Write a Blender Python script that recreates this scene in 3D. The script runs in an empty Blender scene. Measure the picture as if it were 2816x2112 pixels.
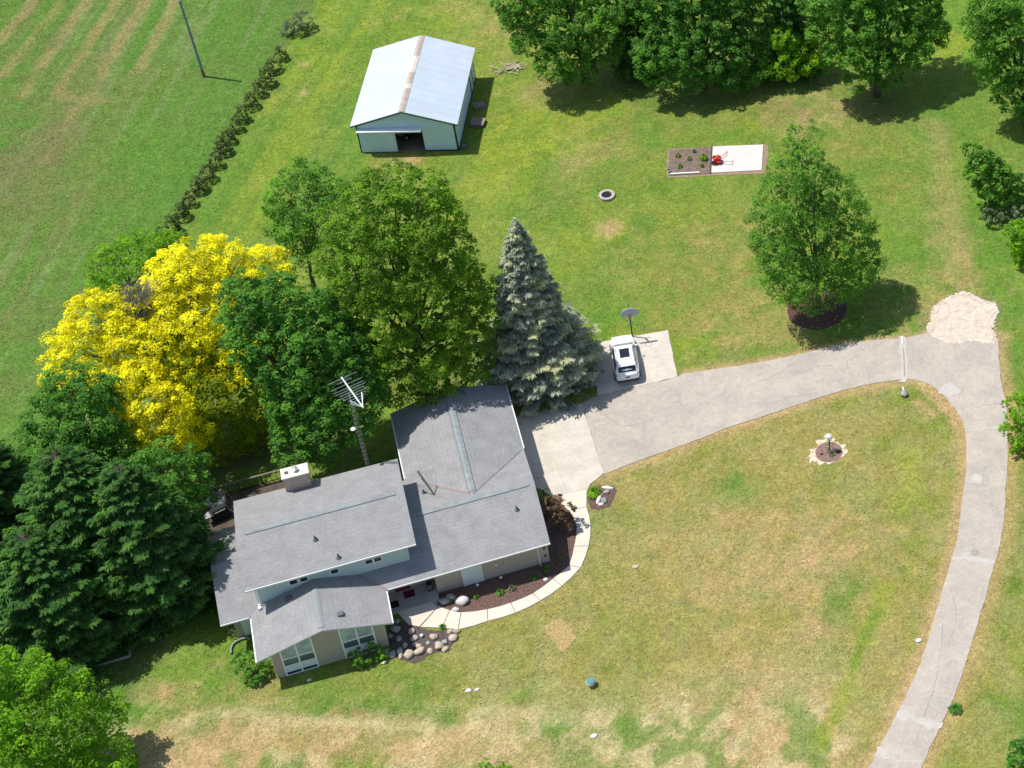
import bpy, bmesh, math, random
import numpy as np
from mathutils import Vector, Matrix
R = math.radians
random.seed(4)
S = bpy.context.scene
COL = S.collection
# ------------------------------------------------------------ camera, light, exposure
CP = Vector((10.1068, -76.9796, 106.4723)); FOC = 5223.11; PITCH = 38.6113; ROLL = 4.71684; YAW = 27.1532
PX0 = 1606.288; PY0 = -689.680
_th, _ya, _ro = R(PITCH), R(YAW), R(ROLL)
FW = Vector((math.cos(_th) * math.sin(_ya), math.cos(_th) * math.cos(_ya), -math.sin(_th)))
_rt = Vector((math.cos(_ya), -math.sin(_ya), 0)); _up = _rt.cross(FW)
RT = math.cos(_ro) * _rt + math.sin(_ro) * _up; UP = -math.sin(_ro) * _rt + math.cos(_ro) * _up
cd = bpy.data.cameras.new('camera'); cam = bpy.data.objects.new('camera', cd); COL.objects.link(cam)
m = Matrix((RT, UP, -FW)).transposed().to_4x4(); m.translation = CP; cam.matrix_world = m
cd.sensor_fit = 'HORIZONTAL'; cd.sensor_width = 36; cd.lens = FOC / 2816 * 36
cd.shift_x = -PX0 / 2816; cd.shift_y = PY0 / 2816
cd.clip_start = 1; cd.clip_end = 4000
S.camera = cam
SUN_EL, SUN_AZ = 66.5, 180 - 30.0           # direction towards the sun, azimuth counted from +X
sv = Vector((math.cos(R(SUN_EL)) * math.cos(R(SUN_AZ)), math.cos(R(SUN_EL)) * math.sin(R(SUN_AZ)), math.sin(R(SUN_EL))))
sl = bpy.data.lights.new('sun', 'SUN'); sl.energy = 4.2; sl.angle = R(0.53); sl.color = (1, .965, .9)
so = bpy.data.objects.new('sun', sl); COL.objects.link(so); so.rotation_euler = sv.to_track_quat('Z', 'Y').to_euler()
so.location = (10, 20, 90)
W = bpy.data.worlds.new('World'); S.world = W; W.use_nodes = True
nt = W.node_tree; bg = nt.nodes['Background']
sk = nt.nodes.new('ShaderNodeTexSky'); sk.sky_type = 'NISHITA'; sk.sun_disc = False
sk.sun_elevation = R(SUN_EL); sk.sun_rotation = math.atan2(sv.x, sv.y)
nt.links.new(sk.outputs[0], bg.inputs[0]); bg.inputs[1].default_value = 0.122
S.view_settings.view_transform = 'Standard'; S.view_settings.look = 'None'
S.view_settings.exposure = 0.27; S.view_settings.gamma = 1
S.render.engine = 'CYCLES'


def at(x, y, z=0.0):
    """the point at height z seen at overview pixel (x, y) (2212 px wide picture)"""
    x *= 2816 / 2212; y *= 2816 / 2212
    d = FW * FOC + RT * (x - 1408 - PX0) - UP * (y - 1056 - PY0)
    return CP + d * ((z - CP.z) / d.z)


def at_y(x, y, Y):
    a, b = at(x, y, 0), at(x, y, 1)
    return at(x, y, (Y - a.y) / (b.y - a.y))


# ------------------------------------------------------------ materials
def mat(name, col, rough=.7, noise=0.0, scale=3.0, bump=0.0, bscale=30.0, metal=0.0, spec=.3, coat=0.0, col2=None, detail=4):
    M = bpy.data.materials.new(name); M.use_nodes = True
    n = M.node_tree.nodes; l = M.node_tree.links; b = n['Principled BSDF']
    b.inputs['Roughness'].default_value = rough; b.inputs['Metallic'].default_value = metal
    b.inputs['Specular IOR Level'].default_value = spec; b.inputs['Coat Weight'].default_value = coat
    b.inputs['Base Color'].default_value = (*col, 1)
    if noise or col2:
        g = n.new('ShaderNodeNewGeometry')
        t = n.new('ShaderNodeTexNoise'); t.inputs['Scale'].default_value = scale; t.inputs['Detail'].default_value = detail
        l.new(g.outputs['Position'], t.inputs['Vector'])
        r = n.new('ShaderNodeMapRange'); r.inputs[1].default_value = .3; r.inputs[2].default_value = .7
        l.new(t.outputs[0], r.inputs[0])
        mx = n.new('ShaderNodeMix'); mx.data_type = 'RGBA'
        c2 = col2 or tuple(c * (1 - noise) for c in col); c1 = col if col2 else tuple(min(1, c * (1 + noise)) for c in col)
        mx.inputs[6].default_value = (*c1, 1); mx.inputs[7].default_value = (*c2, 1)
        l.new(r.outputs[0], mx.inputs[0]); l.new(mx.outputs[2], b.inputs['Base Color'])
    if bump:
        g = n.new('ShaderNodeNewGeometry')
        t = n.new('ShaderNodeTexNoise'); t.inputs['Scale'].default_value = bscale; t.inputs['Detail'].default_value = 4
        l.new(g.outputs['Position'], t.inputs['Vector'])
        bp = n.new('ShaderNodeBump'); bp.inputs['Strength'].default_value = bump; bp.inputs['Distance'].default_value = .05
        l.new(t.outputs[0], bp.inputs['Height']); l.new(bp.outputs[0], b.inputs['Normal'])
    return M


def leaf_mat(name, col, trans=.44, hue=0.0):
    """leaves: the colour varies leaf by leaf with the mesh attribute tint (0..1)"""
    M = bpy.data.materials.new(name); M.use_nodes = True
    n = M.node_tree.nodes; l = M.node_tree.links
    b = n['Principled BSDF']; b.inputs['Roughness'].default_value = .62; b.inputs['Specular IOR Level'].default_value = .15
    a = n.new('ShaderNodeAttribute'); a.attribute_name = 'tint'
    rp = n.new('ShaderNodeValToRGB'); e = rp.color_ramp.elements
    dk = tuple(c * .58 for c in col)
    lt = (col[0] * 1.75 + .008 + hue, col[1] * 1.6, col[2] * 1.1)  # light end raised to stand in for sunlit specks
    e[0].color = (*dk, 1); e[1].color = (*lt, 1)
    mid = e.new(.5); mid.color = (*col, 1)
    l.new(a.outputs['Fac'], rp.inputs[0]); l.new(rp.outputs[0], b.inputs['Base Color'])
    tr = n.new('ShaderNodeBsdfTranslucent'); hs = n.new('ShaderNodeHueSaturation'); hs.inputs['Value'].default_value = 1.8
    l.new(rp.outputs[0], hs.inputs['Color']); l.new(hs.outputs[0], tr.inputs['Color'])
    mx = n.new('ShaderNodeMixShader'); mx.inputs[0].default_value = trans
    l.new(b.outputs[0], mx.inputs[1]); l.new(tr.outputs[0], mx.inputs[2])
    l.new(mx.outputs[0], n['Material Output'].inputs[0])
    return M


# ------------------------------------------------------------ mesh helpers
class MB:
    """collects shapes; becomes ONE mesh object"""
    def __init__(s): s.v = []; s.f = []; s.mi = []

    def add(s, vs, fs, mi=0):
        o = len(s.v); s.v += [tuple(v) for v in vs]; s.f += [tuple(i + o for i in f) for f in fs]; s.mi += [mi] * len(fs); return s

    def box(s, x0, x1, y0, y1, z0, z1, mi=0, M=None):
        vs = [Vector((x, y, z)) for z in (z0, z1) for x, y in ((x0, y0), (x1, y0), (x1, y1), (x0, y1))]
        if M: vs = [M @ v for v in vs]
        return s.add(vs, [(3, 2, 1, 0), (4, 5, 6, 7), (0, 1, 5, 4), (1, 2, 6, 5), (2, 3, 7, 6), (3, 0, 4, 7)], mi)

    def tube(s, pts, rs, n=8, mi=0, cap=True):
        pts = [Vector(p) for p in pts]
        if not hasattr(rs, '__len__'): rs = [rs] * len(pts)
        rings = []
        for i, p in enumerate(pts):
            d = (pts[min(i + 1, len(pts) - 1)] - pts[max(i - 1, 0)]).normalized()
            u = d.cross(Vector((0, 0, 1)) if abs(d.z) < .9 else Vector((1, 0, 0))).normalized(); w = d.cross(u)
            rings.append([p + (u * math.cos(2 * math.pi * k / n) + w * math.sin(2 * math.pi * k / n)) * rs[i] for k in range(n)])
        vs = [v for r in rings for v in r]; fs = []
        for i in range(len(pts) - 1):
            for k in range(n):
                fs.append((i * n + k, i * n + (k + 1) % n, (i + 1) * n + (k + 1) % n, (i + 1) * n + k))
        if cap: fs.append(tuple(range(n - 1, -1, -1))); fs.append(tuple(range((len(pts) - 1) * n, len(pts) * n)))
        return s.add(vs, fs, mi)

    def lathe(s, c, prof, n=16, mi=0):
        return s.tube([(c[0], c[1], c[2] + z) for r, z in prof], [r for r, z in prof], n, mi)

    def slab(s, poly, z0, z1, mi=0):
        """extruded outline: poly of (x, y)"""
        n = len(poly); ar = sum(poly[i][0] * poly[(i + 1) % n][1] - poly[(i + 1) % n][0] * poly[i][1] for i in range(n))
        if ar < 0: poly = poly[::-1]
        vs = [(p[0], p[1], z0) for p in poly] + [(p[0], p[1], z1) for p in poly]
        fs = [tuple(range(n, 2 * n)), tuple(range(n - 1, -1, -1))] + [(i, (i + 1) % n, n + (i + 1) % n, n + i) for i in range(n)]
        return s.add(vs, fs, mi)

    def plate(s, pts, t, mi=0, mside=None):
        """a planar outline in space, thickened downwards by t"""
        pts = [Vector(p) for p in pts]; n = len(pts)
        nz = sum(pts[i].x * pts[(i + 1) % n].y - pts[(i + 1) % n].x * pts[i].y for i in range(n))
        if nz < 0: pts = pts[::-1]
        d = Vector((0, 0, t)); ms = mi if mside is None else mside
        o = len(s.v)
        s.add(pts + [p - d for p in pts], [tuple(range(n))], mi)
        s.f.append(tuple(o + i for i in range(2 * n - 1, n - 1, -1))); s.mi.append(ms)
        for i in range(n):
            s.f.append((o + i, o + n + i, o + n + (i + 1) % n, o + (i + 1) % n)); s.mi.append(ms)
        return s

    def mesh(s, name):
        me = bpy.data.meshes.new(name); me.from_pydata(s.v, [], s.f); me.polygons.foreach_set('material_index', s.mi); me.update(); return me


RM = {}                                       # world matrix of every thing and part


def tag(o, label=None, cat=None, group=None, kind=None):
    if label: o['label'] = label
    if cat: o['category'] = cat
    if group: o['group'] = group
    if kind: o['kind'] = kind
    return o


def thing(name, label, cat, loc=(0, 0, 0), rz=0.0, group=None):
    o = bpy.data.objects.new(name, None); COL.objects.link(o); o.location = loc; o.rotation_euler = (0, 0, rz)
    o.empty_display_size = .3
    RM[o.name] = Matrix.Translation(Vector(loc)) @ Matrix.Rotation(rz, 4, 'Z')
    return tag(o, label, cat, group)


def put(name, me, mats, parent=None, local=False, smooth=False, label=None):
    """links a mesh as one object; world-space vertices are moved into the parent's space unless local"""
    if isinstance(me, MB): me = me.mesh(name)
    for x in (mats if isinstance(mats, (list, tuple)) else [mats]): me.materials.append(x)
    if smooth: me.polygons.foreach_set('use_smooth', [True] * len(me.polygons))
    o = bpy.data.objects.new(name, me); COL.objects.link(o)
    if parent is not None:
        M = RM[parent.name]
        if not local: me.transform(M.inverted())
        o.parent = parent; RM[o.name] = M
    else: RM[o.name] = Matrix.Identity(4)
    if label: o['label'] = label
    return o


def solo(name, me, mats, label, cat, group=None, smooth=False, origin=None):
    """a thing that is one mesh, with its origin at its base"""
    if isinstance(me, MB): me = me.mesh(name)
    if origin is None:
        co = np.empty(len(me.vertices) * 3); me.vertices.foreach_get('co', co); co = co.reshape(-1, 3)
        origin = (*co.mean(0)[:2], co[:, 2].min())
    me.transform(Matrix.Translation(-Vector(origin)))
    o = put(name, me, mats, smooth=smooth); o.location = origin; RM[o.name] = Matrix.Translation(Vector(origin))
    return tag(o, label, cat, group)


def structure(name, me, mats, **k):
    o = put(name, me, mats, **k); o['kind'] = 'structure'; return o


def copy_tree(o, parent=None):
    c = o.copy(); COL.objects.link(c)
    if parent is not None: c.parent = parent
    for ch in list(o.children): copy_tree(ch, c)
    return c


def bevel(o, w=.02, seg=2):
    b = o.modifiers.new('bevel', 'BEVEL'); b.width = w; b.segments = seg; b.limit_method = 'ANGLE'; return o


# ------------------------------------------------------------ noise in numpy
def vnoise(x, y, seed, sc):
    rg = np.random.default_rng(seed); L = rg.random((256, 256))
    u = x / sc; v = y / sc; i = np.floor(u).astype(int); j = np.floor(v).astype(int); fu = u - i; fv = v - j
    fu = fu * fu * (3 - 2 * fu); fv = fv * fv * (3 - 2 * fv)
    g = lambda a, b: L[a % 256, b % 256]
    return (g(i, j) * (1 - fu) + g(i + 1, j) * fu) * (1 - fv) + (g(i, j + 1) * (1 - fu) + g(i + 1, j + 1) * fu) * fv


def fbm(x, y, seed, sc, o=4):
    t = 0; a = .5
    for k in range(o): t = t + a * vnoise(x, y, seed + k, sc / 2 ** k); a *= .5
    return t / (1 - .5 ** o)


def sm(a, b, x): t = np.clip((x - a) / (b - a), 0, 1); return t * t * (3 - 2 * t)


def seg_dist(X, Y, pts):
    d = np.full(X.shape, 1e9)
    for p, q in zip(pts[:-1], pts[1:]):
        ax, ay = p[0], p[1]; bx, by = q[0] - ax, q[1] - ay
        t = np.clip(((X - ax) * bx + (Y - ay) * by) / (bx * bx + by * by), 0, 1)
        d = np.minimum(d, np.hypot(X - ax - t * bx, Y - ay - t * by))
    return d


# ------------------------------------------------------------ the ground sheet
LAWN = np.array((.118, .200, .025)); LUSH = np.array((.080, .172, .021)); YEL = np.array((.200, .250, .024))
DRY = np.array((.285, .232, .075)); TAN = np.array((.39, .265, .13)); STRAW = np.array((.43, .36, .19)); FIELD = np.array((.072, .165, .023))
FBRN = np.array((.140, .130, .052)); OLIVE = np.array((.186, .194, .040)); DIRT = np.array((.22, .15, .09))
S0 = .2841


def fld(*p): return [at(a * S0, b * S0) for a, b in p]


STRIPS = [fld((1345, -60), (1290, 100), (1180, 300), (1100, 440), (1000, 620), (945, 760)),
          fld((1115, 0), (940, 270), (860, 400), (760, 570), (680, 720), (560, 850), (450, 1030), (320, 1240)),
          fld((915, -20), (780, 170), (700, 290), (640, 410), (560, 520), (490, 610), (430, 720)),
          fld((670, 0), (560, 150), (460, 290), (370, 420), (280, 550), (170, 730)),
          fld((460, 20), (350, 170), (250, 300), (130, 430), (20, 560)),
          fld((240, 10), (160, 130), (70, 210), (-20, 330)), fld((500, 740), (640, 765), (880, 755))]
HEDGE_LINE = [at(250, 640), at(355, 500), at(420, 415), at(500, 290), at(580, 165), at(660, 45), at(720, -60)]
BLOBS = [  # overview px, radius in m, colour, strength
    ((2078, 690), 3.6, TAN, .75), ((2140, 665), 2.2, DIRT, .6), ((2010, 700), 1.6, DIRT, .5),
    ((1690, 1190), 8, DRY, .7), ((1560, 1140), 6, TAN, .55), ((1770, 1300), 6, DRY, .6), ((1640, 1220), 5, TAN, .6),
    ((1765, 1360), 2.0, TAN, .9), ((1745, 1240), 2.8, TAN, .8), ((1695, 1255), 2.4, TAN, .6), ((1780, 1170), 3.5, TAN, .6), ((1640, 1130), 4, DRY, .6),
    ((1350, 1190), 5, DRY, .45), ((1450, 1080), 5, DRY, .4), ((1600, 1450), 8, DRY, .3), ((1430, 1590), 4.5, STRAW, .4),
    ((1600, 1610), 5.5, STRAW, .5), ((1270, 1590), 2.0, STRAW, .85), ((1700, 1500), 5, TAN, .6), ((1620, 1520), 3, TAN, .5), ((1150, 1450), 6, DRY, .35),
    ((1950, 1350), 4, DRY, .5), ((1900, 1500), 5, DRY, .45), ((2110, 1420), 3.2, DRY, .5), ((2080, 1600), 4, DRY, .4),
    ((800, 1625), 7, DRY, .5), ((450, 1600), 5, TAN, .55), ((620, 1590), 4, TAN, .4), ((330, 1640), 3.5, TAN, .7), ((330, 1495), 1.2, TAN, .6),
    ((1050, 1620), 6, STRAW, .5), ((1180, 1640), 5, TAN, .5), ((1800, 1620), 5, DRY, .5), ((950, 1500), 5, OLIVE, .6), ((700, 1500), 5, OLIVE, .5),
    ((1310, 497), 1.3, TAN, .85), ((1318, 490), .8, TAN, .6), ((1780, 230), 4.5, TAN, .6), ((1700, 235), 2.5, DIRT, .5), ((870, 346), 1.2, TAN, .85), ((850, 352), 2.2, DRY, .4),
    ((1290, 310), 3.5, TAN, .38), ((1250, 350), 2.5, TAN, .3), ((1400, 280), 6, OLIVE, .4), ((1150, 200), 3, TAN, .5), ((1060, 80), 6, DRY, .35), ((1030, 30), 5, TAN, .3),
    ((1880, 320), 6, OLIVE, .7), ((1500, 590), 7, OLIVE, .75), ((1420, 560), 5, DRY, .25), ((1550, 660), 4, DRY, .35), ((1450, 650), 5, OLIVE, .5), ((1640, 690), 4.5, DRY, .55), ((1690, 720), 4, DRY, .4), ((1600, 540), 4, DRY, .4),
    ((2040, 480), 3.0, TAN, .3), ((2060, 570), 3.5, TAN, .35), ((2030, 430), 3.0, DRY, .25), ((2090, 600), 3, DRY, .4), ((1990, 620), 4, DRY, .45), ((2060, 640), 2.2, DRY, .5),
    ((1180, 260), 5, YEL, .6), ((1120, 320), 4, YEL, .55), ((1050, 380), 4, YEL, .5), ((1240, 540), 4, YEL, .45), ((2050, 100), 4, YEL, .7), ((1550, 240), 6, YEL, .35), ((1300, 220), 4, YEL, .5),
    ((620, 320), 5, LUSH, .5), ((720, 230), 4, LUSH, .4), ((560, 480), 4, LUSH, .4), ((1300, 690), 3, LUSH, .55), ((1470, 400), 4, LUSH, .4),
    ((1570, 1070), 2.3, LUSH, .75), ((1620, 1060), 1.8, LUSH, .5), ((1320, 1110), 2, LUSH, .5), ((1830, 1270), 1.6, LUSH, .6), ((1800, 1330), 1.6, LUSH, .6), ((1260, 1100), 2, LUSH, .4), ((1120, 1580), 3.2, LUSH, .55),
    ((860, 1560), 4, LUSH, .65), ((740, 1540), 3, LUSH, .5), ((1300, 1560), 2.5, LUSH, .5), ((2180, 1150), 3, LUSH, .6), ((2160, 1330), 3, LUSH, .4), ((2190, 800), 3, LUSH, .5), ((2190, 1530), 2.5, LUSH, .65), ((2200, 1050), 2.2, LUSH, .6),
    ((80, 380), 9, FBRN, .4), ((60, 330), 6, FBRN, .4), ((120, 200), 9, FBRN, .3), ((300, 330), 6, LUSH, .5), ((430, 250), 7, LUSH, .5), ((540, 90), 6, LUSH, .4), ((30, 700), 6, FBRN, .3), ((60, 850), 5, FBRN, .2),
    ((654, 200), .5, TAN, .8), ((655, 137), .5, TAN, .6), ((1200, 1372), 1.0, TAN, .5), ((2040, 300), 4, LUSH, .4), ((1970, 250), 4, LUSH, .3)]
EDGE_L = [(1876, 1659), (1947, 1523), (1998, 1404), (2038, 1267), (2064, 1180), (2075, 1105), (2083, 1048), (2088, 991), (2084, 928), (2067, 889), (2024, 841), (1981, 822), (1950, 820), (1868, 832), (1782, 855), (1697, 883), (1584, 920), (1500, 952), (1420, 981), (1360, 1003), (1304, 1025)]
EDGE_R = [(1990, 1659), (2027, 1577), (2061, 1506), (2095, 1404), (2135, 1267), (2157, 1188), (2169, 1119), (2173, 1048), (2177, 991), (2176, 934), (2174, 877), (2163, 826), (2156, 735)]
EDGE_T = [(2004, 719), (1950, 731), (1896, 734), (1811, 746), (1697, 772), (1584, 792), (1480, 806)]


c5 = lambda x, y: ((2016 + .361664 * x) / 1.27306, (900 + .361664 * y) / 1.27306)
c6 = lambda x, y: ((2016 + .361664 * x) / 1.27306, (1512 + .361664 * y) / 1.27306)
def make_ground():
    fx = np.concatenate([np.array([-1500, -900, -500, -300, -180, -110, -70]), np.arange(-48, 92, .26), np.array([110, 150, 220, 350, 600, 1000, 1600])])
    fy = np.concatenate([np.array([-1500, -900, -500, -280, -150, -90, -50]), np.arange(-30, 122, .26), np.array([140, 180, 250, 400, 700, 1100, 1800])])
    X, Y = np.meshgrid(fx, fy, indexing='ij'); nx, ny = X.shape
    col = np.empty(X.shape + (3,)); col[:] = LAWN
    n1 = fbm(X, Y, 11, 9, 5); n2 = fbm(X, Y, 31, 3.2, 4); n3 = fbm(X, Y, 51, 1.1, 3); n4 = fbm(X, Y, 71, 22, 3)

    def mix(m, c):
        nonlocal col
        col = col * (1 - m[..., None]) + np.asarray(c) * m[..., None]
    mix(.55 * sm(.45, .7, n1), YEL); mix(.5 * sm(.5, .72, fbm(X, Y, 91, 6, 4)), LUSH); mix(.3 * sm(.5, .75, n4), OLIVE)
    fr = at(1600, 1250); df = dd = np.hypot((X - fr.x) / 23, (Y - fr.y) / 22)          # the dry front lawn
    mix(.85 * sm(1.15, .75, dd + .5 * (n1 - .5)), OLIVE); mix(.8 * sm(1.1, .5, dd) * sm(.38, .62, n2 * .6 + n1 * .4), DRY)
    sw = at(900, 1560); dd = np.hypot((X - sw.x) / 18, (Y - sw.y) / 5); mix(.6 * sm(1.2, .6, dd + .4 * (n1 - .5)), OLIVE)
    # the field beyond the hedge
    hx = np.interp(Y, [p.y for p in HEDGE_LINE], [p.x for p in HEDGE_LINE]); hy0 = HEDGE_LINE[0]
    s = hx - X + 1.2 * (n2 - .5); fm = sm(-.3, .8, s)
    mix(fm, FIELD)
    d = (STRIPS[1][3] - STRIPS[1][0]).normalized(); nrm = Vector((-d.y, d.x, 0)); q = X * nrm.x + Y * nrm.y; al = X * d.x + Y * d.y
    streak = vnoise(q, al * .05, 5, .55) * .5 + vnoise(q, al * .04, 6, 1.5) * .5
    mix(fm * .7 * sm(.46, .7, streak), LUSH * 1.0); mix(fm * .62 * sm(.58, .8, vnoise(q, al * .035, 9, .38) * .7 + vnoise(q, al * .03, 10, 1.1) * .3), np.array((.145, .20, .07))); mix(fm * .34 * sm(.5, .85, vnoise(q, al * .06, 8, .9)), FBRN)
    mix(fm * .18 * sm(.45, .75, n1), FBRN)
    for p in STRIPS:
        dist = seg_dist(X, Y, p) + .5 * (n3 - .5); w = sm(.8, .2, dist) * sm(.3, .55, n2 + .05)
        mix(.5 * w, TAN * .8)
    for (c, r, k, st) in BLOBS:
        p = at(*c); dist = np.hypot(X - p.x, Y - p.y) / r
        mix(st * sm(1.15, .35, dist + 1.5 * (n2 - .5) + 1.3 * (n3 - .5)), k)
    # broken pale straw over the bottom of the lawn
    bt = at(1400, 1640); dd = np.hypot((X - bt.x) / 17, (Y - bt.y) / 7); mix(.5 * sm(1.1, .4, dd) * sm(.46, .6, n3 * .55 + n2 * .45), STRAW)
    for sd, sc in ((101, 1.0), (111, 2.1)):
        f1 = fbm(X, Y, sd, sc, 3); f2 = fbm(X, Y, sd + 5, sc * .9, 3); g_ = (1 - fm) * .8 + .2
        mix((.12 + .36 * sm(1.2, .8, df)) * g_ * sm(.53, .66, f1), OLIVE * .55 + STRAW * .35); mix((.42 - .24 * sm(1.2, .8, df)) * g_ * sm(.54, .67, f2), LUSH * 1.05)
    # tyre track of dry grass beside the drive, bare verge along the asphalt
    for e, k in ((EDGE_L, .8), (EDGE_R, 1.0), (EDGE_T, .35)):
        dist = seg_dist(X, Y, [at(*p) for p in e]); mix(.75 * sm(k + .35, .12, dist + .5 * (n3 - .5)), TAN)
    mix(.5 * sm(1.6, .3, seg_dist(X, Y, [at(*p) for p in EDGE_R[:9]]) + .8 * (n2 - .5)), DRY)
    tr = [at(2030, 280), at(2040, 420), at(2070, 560), at(2110, 690)]
    mix(.28 * sm(2.0, .2, seg_dist(X, Y, tr) + 1.6 * (n2 - .5)), TAN)
    # darker brown ground under the trees and on the terrace west of the house
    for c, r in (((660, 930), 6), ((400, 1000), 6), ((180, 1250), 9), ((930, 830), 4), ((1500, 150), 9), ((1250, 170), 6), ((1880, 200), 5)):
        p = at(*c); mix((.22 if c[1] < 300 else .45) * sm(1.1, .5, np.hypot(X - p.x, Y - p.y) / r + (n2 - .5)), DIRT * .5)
    bb_ = sm(4.6, 2.2, seg_dist(X, Y, [at(300, 1640), at(800, 1632), at(1300, 1632), at(1720, 1600)]))
    mix(bb_ * .7 * sm(.50, .58, fbm(X, Y, 131, 1.9, 4)), TAN); mix(bb_ * .6 * sm(.53, .60, fbm(X, Y, 141, 1.2, 4)), STRAW); mix(bb_ * .6 * sm(.54, .61, fbm(X, Y, 151, 1.5, 4)), LUSH)
    hd = (HEDGE_LINE[5] - HEDGE_LINE[1]).normalized(); hn = Vector((-hd.y, hd.x, 0)); q = X * hn.x + Y * hn.y; al = X * hd.x + Y * hd.y
    back = (1 - fm) * sm(38, 48, Y) * sm(26, 14, X); st_ = vnoise(q, al * .06, 41, 1.1) * .6 + vnoise(q, al * .05, 42, .5) * .4
    mix(back * .5 * sm(.5, .75, st_), YEL); mix(back * .45 * sm(.5, .25, st_), LUSH)
    for pts, w_, k_, s_ in (([(300, 1625), (450, 1600), (620, 1585), (800, 1600), (950, 1615), (1150, 1645)], 1.4, TAN, .5), ([(560, 1565), (760, 1560), (1000, 1575)], .1, STRAW, .4), ([(480, 1545), (700, 1557), (860, 1572)], .08, STRAW, .4), ([(1040, 1540), (1150, 1545), (1300, 1560)], .25, STRAW, .4),
                           ([c5(1400, 570), c5(1520, 660)], .16, TAN, .7), ([c5(1440, 470), c5(1570, 560), c5(1690, 720)], .2, TAN, .7), ([c5(1530, 500), c5(1640, 620), c5(1710, 740)], .2, TAN, .7), ([c6(1150, 300), c6(1000, 700), c6(850, 1050), c6(650, 1500)], .5, YEL, .6), ([c6(1080, 480), c6(900, 900)], .25, LUSH, .5), ([c5(1370, 1000), c5(1330, 1300)], .9, YEL, .45)):
        mix(s_ * sm(w_ + .45, w_ * .4, seg_dist(X, Y, [at(*p) for p in pts]) + 2.2 * (n2 - .5) * min(1, w_) + 1.6 * (n3 - .5) * min(1, w_)), k_)
    wob = .012 * (n3 - .5)
    Z = np.where((np.abs(X) < 400) & (np.abs(Y) < 400), wob - .012, -.012)
    v = np.stack([X, Y, Z], -1).reshape(-1, 3)
    idx = np.arange(nx * ny).reshape(nx, ny)
    f = np.stack([idx[:-1, :-1], idx[1:, :-1], idx[1:, 1:], idx[:-1, 1:]], -1).reshape(-1, 4)
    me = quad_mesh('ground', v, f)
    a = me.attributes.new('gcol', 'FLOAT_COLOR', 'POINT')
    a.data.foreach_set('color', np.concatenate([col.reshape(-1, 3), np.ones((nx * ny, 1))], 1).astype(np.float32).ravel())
    M = bpy.data.materials.new('grass ground'); M.use_nodes = True
    n = M.node_tree.nodes; l = M.node_tree.links; b = n['Principled BSDF']; b.inputs['Roughness'].default_value = .9; b.inputs['Specular IOR Level'].default_value = .12
    at_ = n.new('ShaderNodeAttribute'); at_.attribute_name = 'gcol'; g = n.new('ShaderNodeNewGeometry')
    prev = at_.outputs['Color']
    for sc, lo, hi in ((.9, .84, 1.16), (2.6, .72, 1.28), (7.0, .66, 1.36), (16.0, .74, 1.28)):
        t = n.new('ShaderNodeTexNoise'); t.inputs['Scale'].default_value = sc; t.inputs['Detail'].default_value = 5; t.inputs['Roughness'].default_value = .65; t.inputs['Distortion'].default_value = .9
        l.new(g.outputs['Position'], t.inputs['Vector'])
        r = n.new('ShaderNodeMapRange'); r.inputs[1].default_value = .3; r.inputs[2].default_value = .7; r.inputs[3].default_value = lo; r.inputs[4].default_value = hi
        l.new(t.outputs[0], r.inputs[0])
        mv = n.new('ShaderNodeVectorMath'); mv.operation = 'SCALE'; l.new(prev, mv.inputs[0]); l.new(r.outputs[0], mv.inputs[3]); prev = mv.outputs[0]
    t = n.new('ShaderNodeTexNoise'); t.inputs['Scale'].default_value = 5.5; t.inputs['Detail'].default_value = 3; l.new(g.outputs['Position'], t.inputs['Vector'])
    r = n.new('ShaderNodeMapRange'); r.inputs[1].default_value = .56; r.inputs[2].default_value = .72; r.inputs[4].default_value = .42; l.new(t.outputs[0], r.inputs[0])
    mx = n.new('ShaderNodeMix'); mx.data_type = 'RGBA'; l.new(prev, mx.inputs[6]); mx.inputs[7].default_value = (.27, .24, .08, 1); l.new(r.outputs[0], mx.inputs[0])
    l.new(mx.outputs[2], b.inputs['Base Color'])
    t = n.new('ShaderNodeTexNoise'); t.inputs['Scale'].default_value = 7; t.inputs['Detail'].default_value = 6; l.new(g.outputs['Position'], t.inputs['Vector'])
    bp = n.new('ShaderNodeBump'); bp.inputs['Strength'].default_value = .55; bp.inputs['Distance'].default_value = .12; l.new(t.outputs[0], bp.inputs['Height']); l.new(bp.outputs[0], b.inputs['Normal'])
    me.materials.append(M)
    o = bpy.data.objects.new('ground', me); COL.objects.link(o); o['kind'] = 'structure'
    return X, Y, col


def quad_mesh(name, v, f, tint=None, smooth=False):
    me = bpy.data.meshes.new(name); v = np.asarray(v, np.float32); f = np.asarray(f, np.int32)
    me.vertices.add(len(v)); me.vertices.foreach_set('co', v.ravel())
    me.loops.add(f.size); me.loops.foreach_set('vertex_index', f.ravel())
    me.polygons.add(len(f)); me.polygons.foreach_set('loop_start', np.arange(len(f), dtype=np.int32) * f.shape[1])
    me.polygons.foreach_set('loop_total', np.full(len(f), f.shape[1], np.int32))
    if smooth: me.polygons.foreach_set('use_smooth', np.ones(len(f), bool))
    me.update(calc_edges=True)
    if tint is not None:
        a = me.attributes.new('tint', 'FLOAT', 'FACE'); a.data.foreach_set('value', np.asarray(tint, np.float32))
    return me


GX, GY, GCOL = make_ground()

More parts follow.
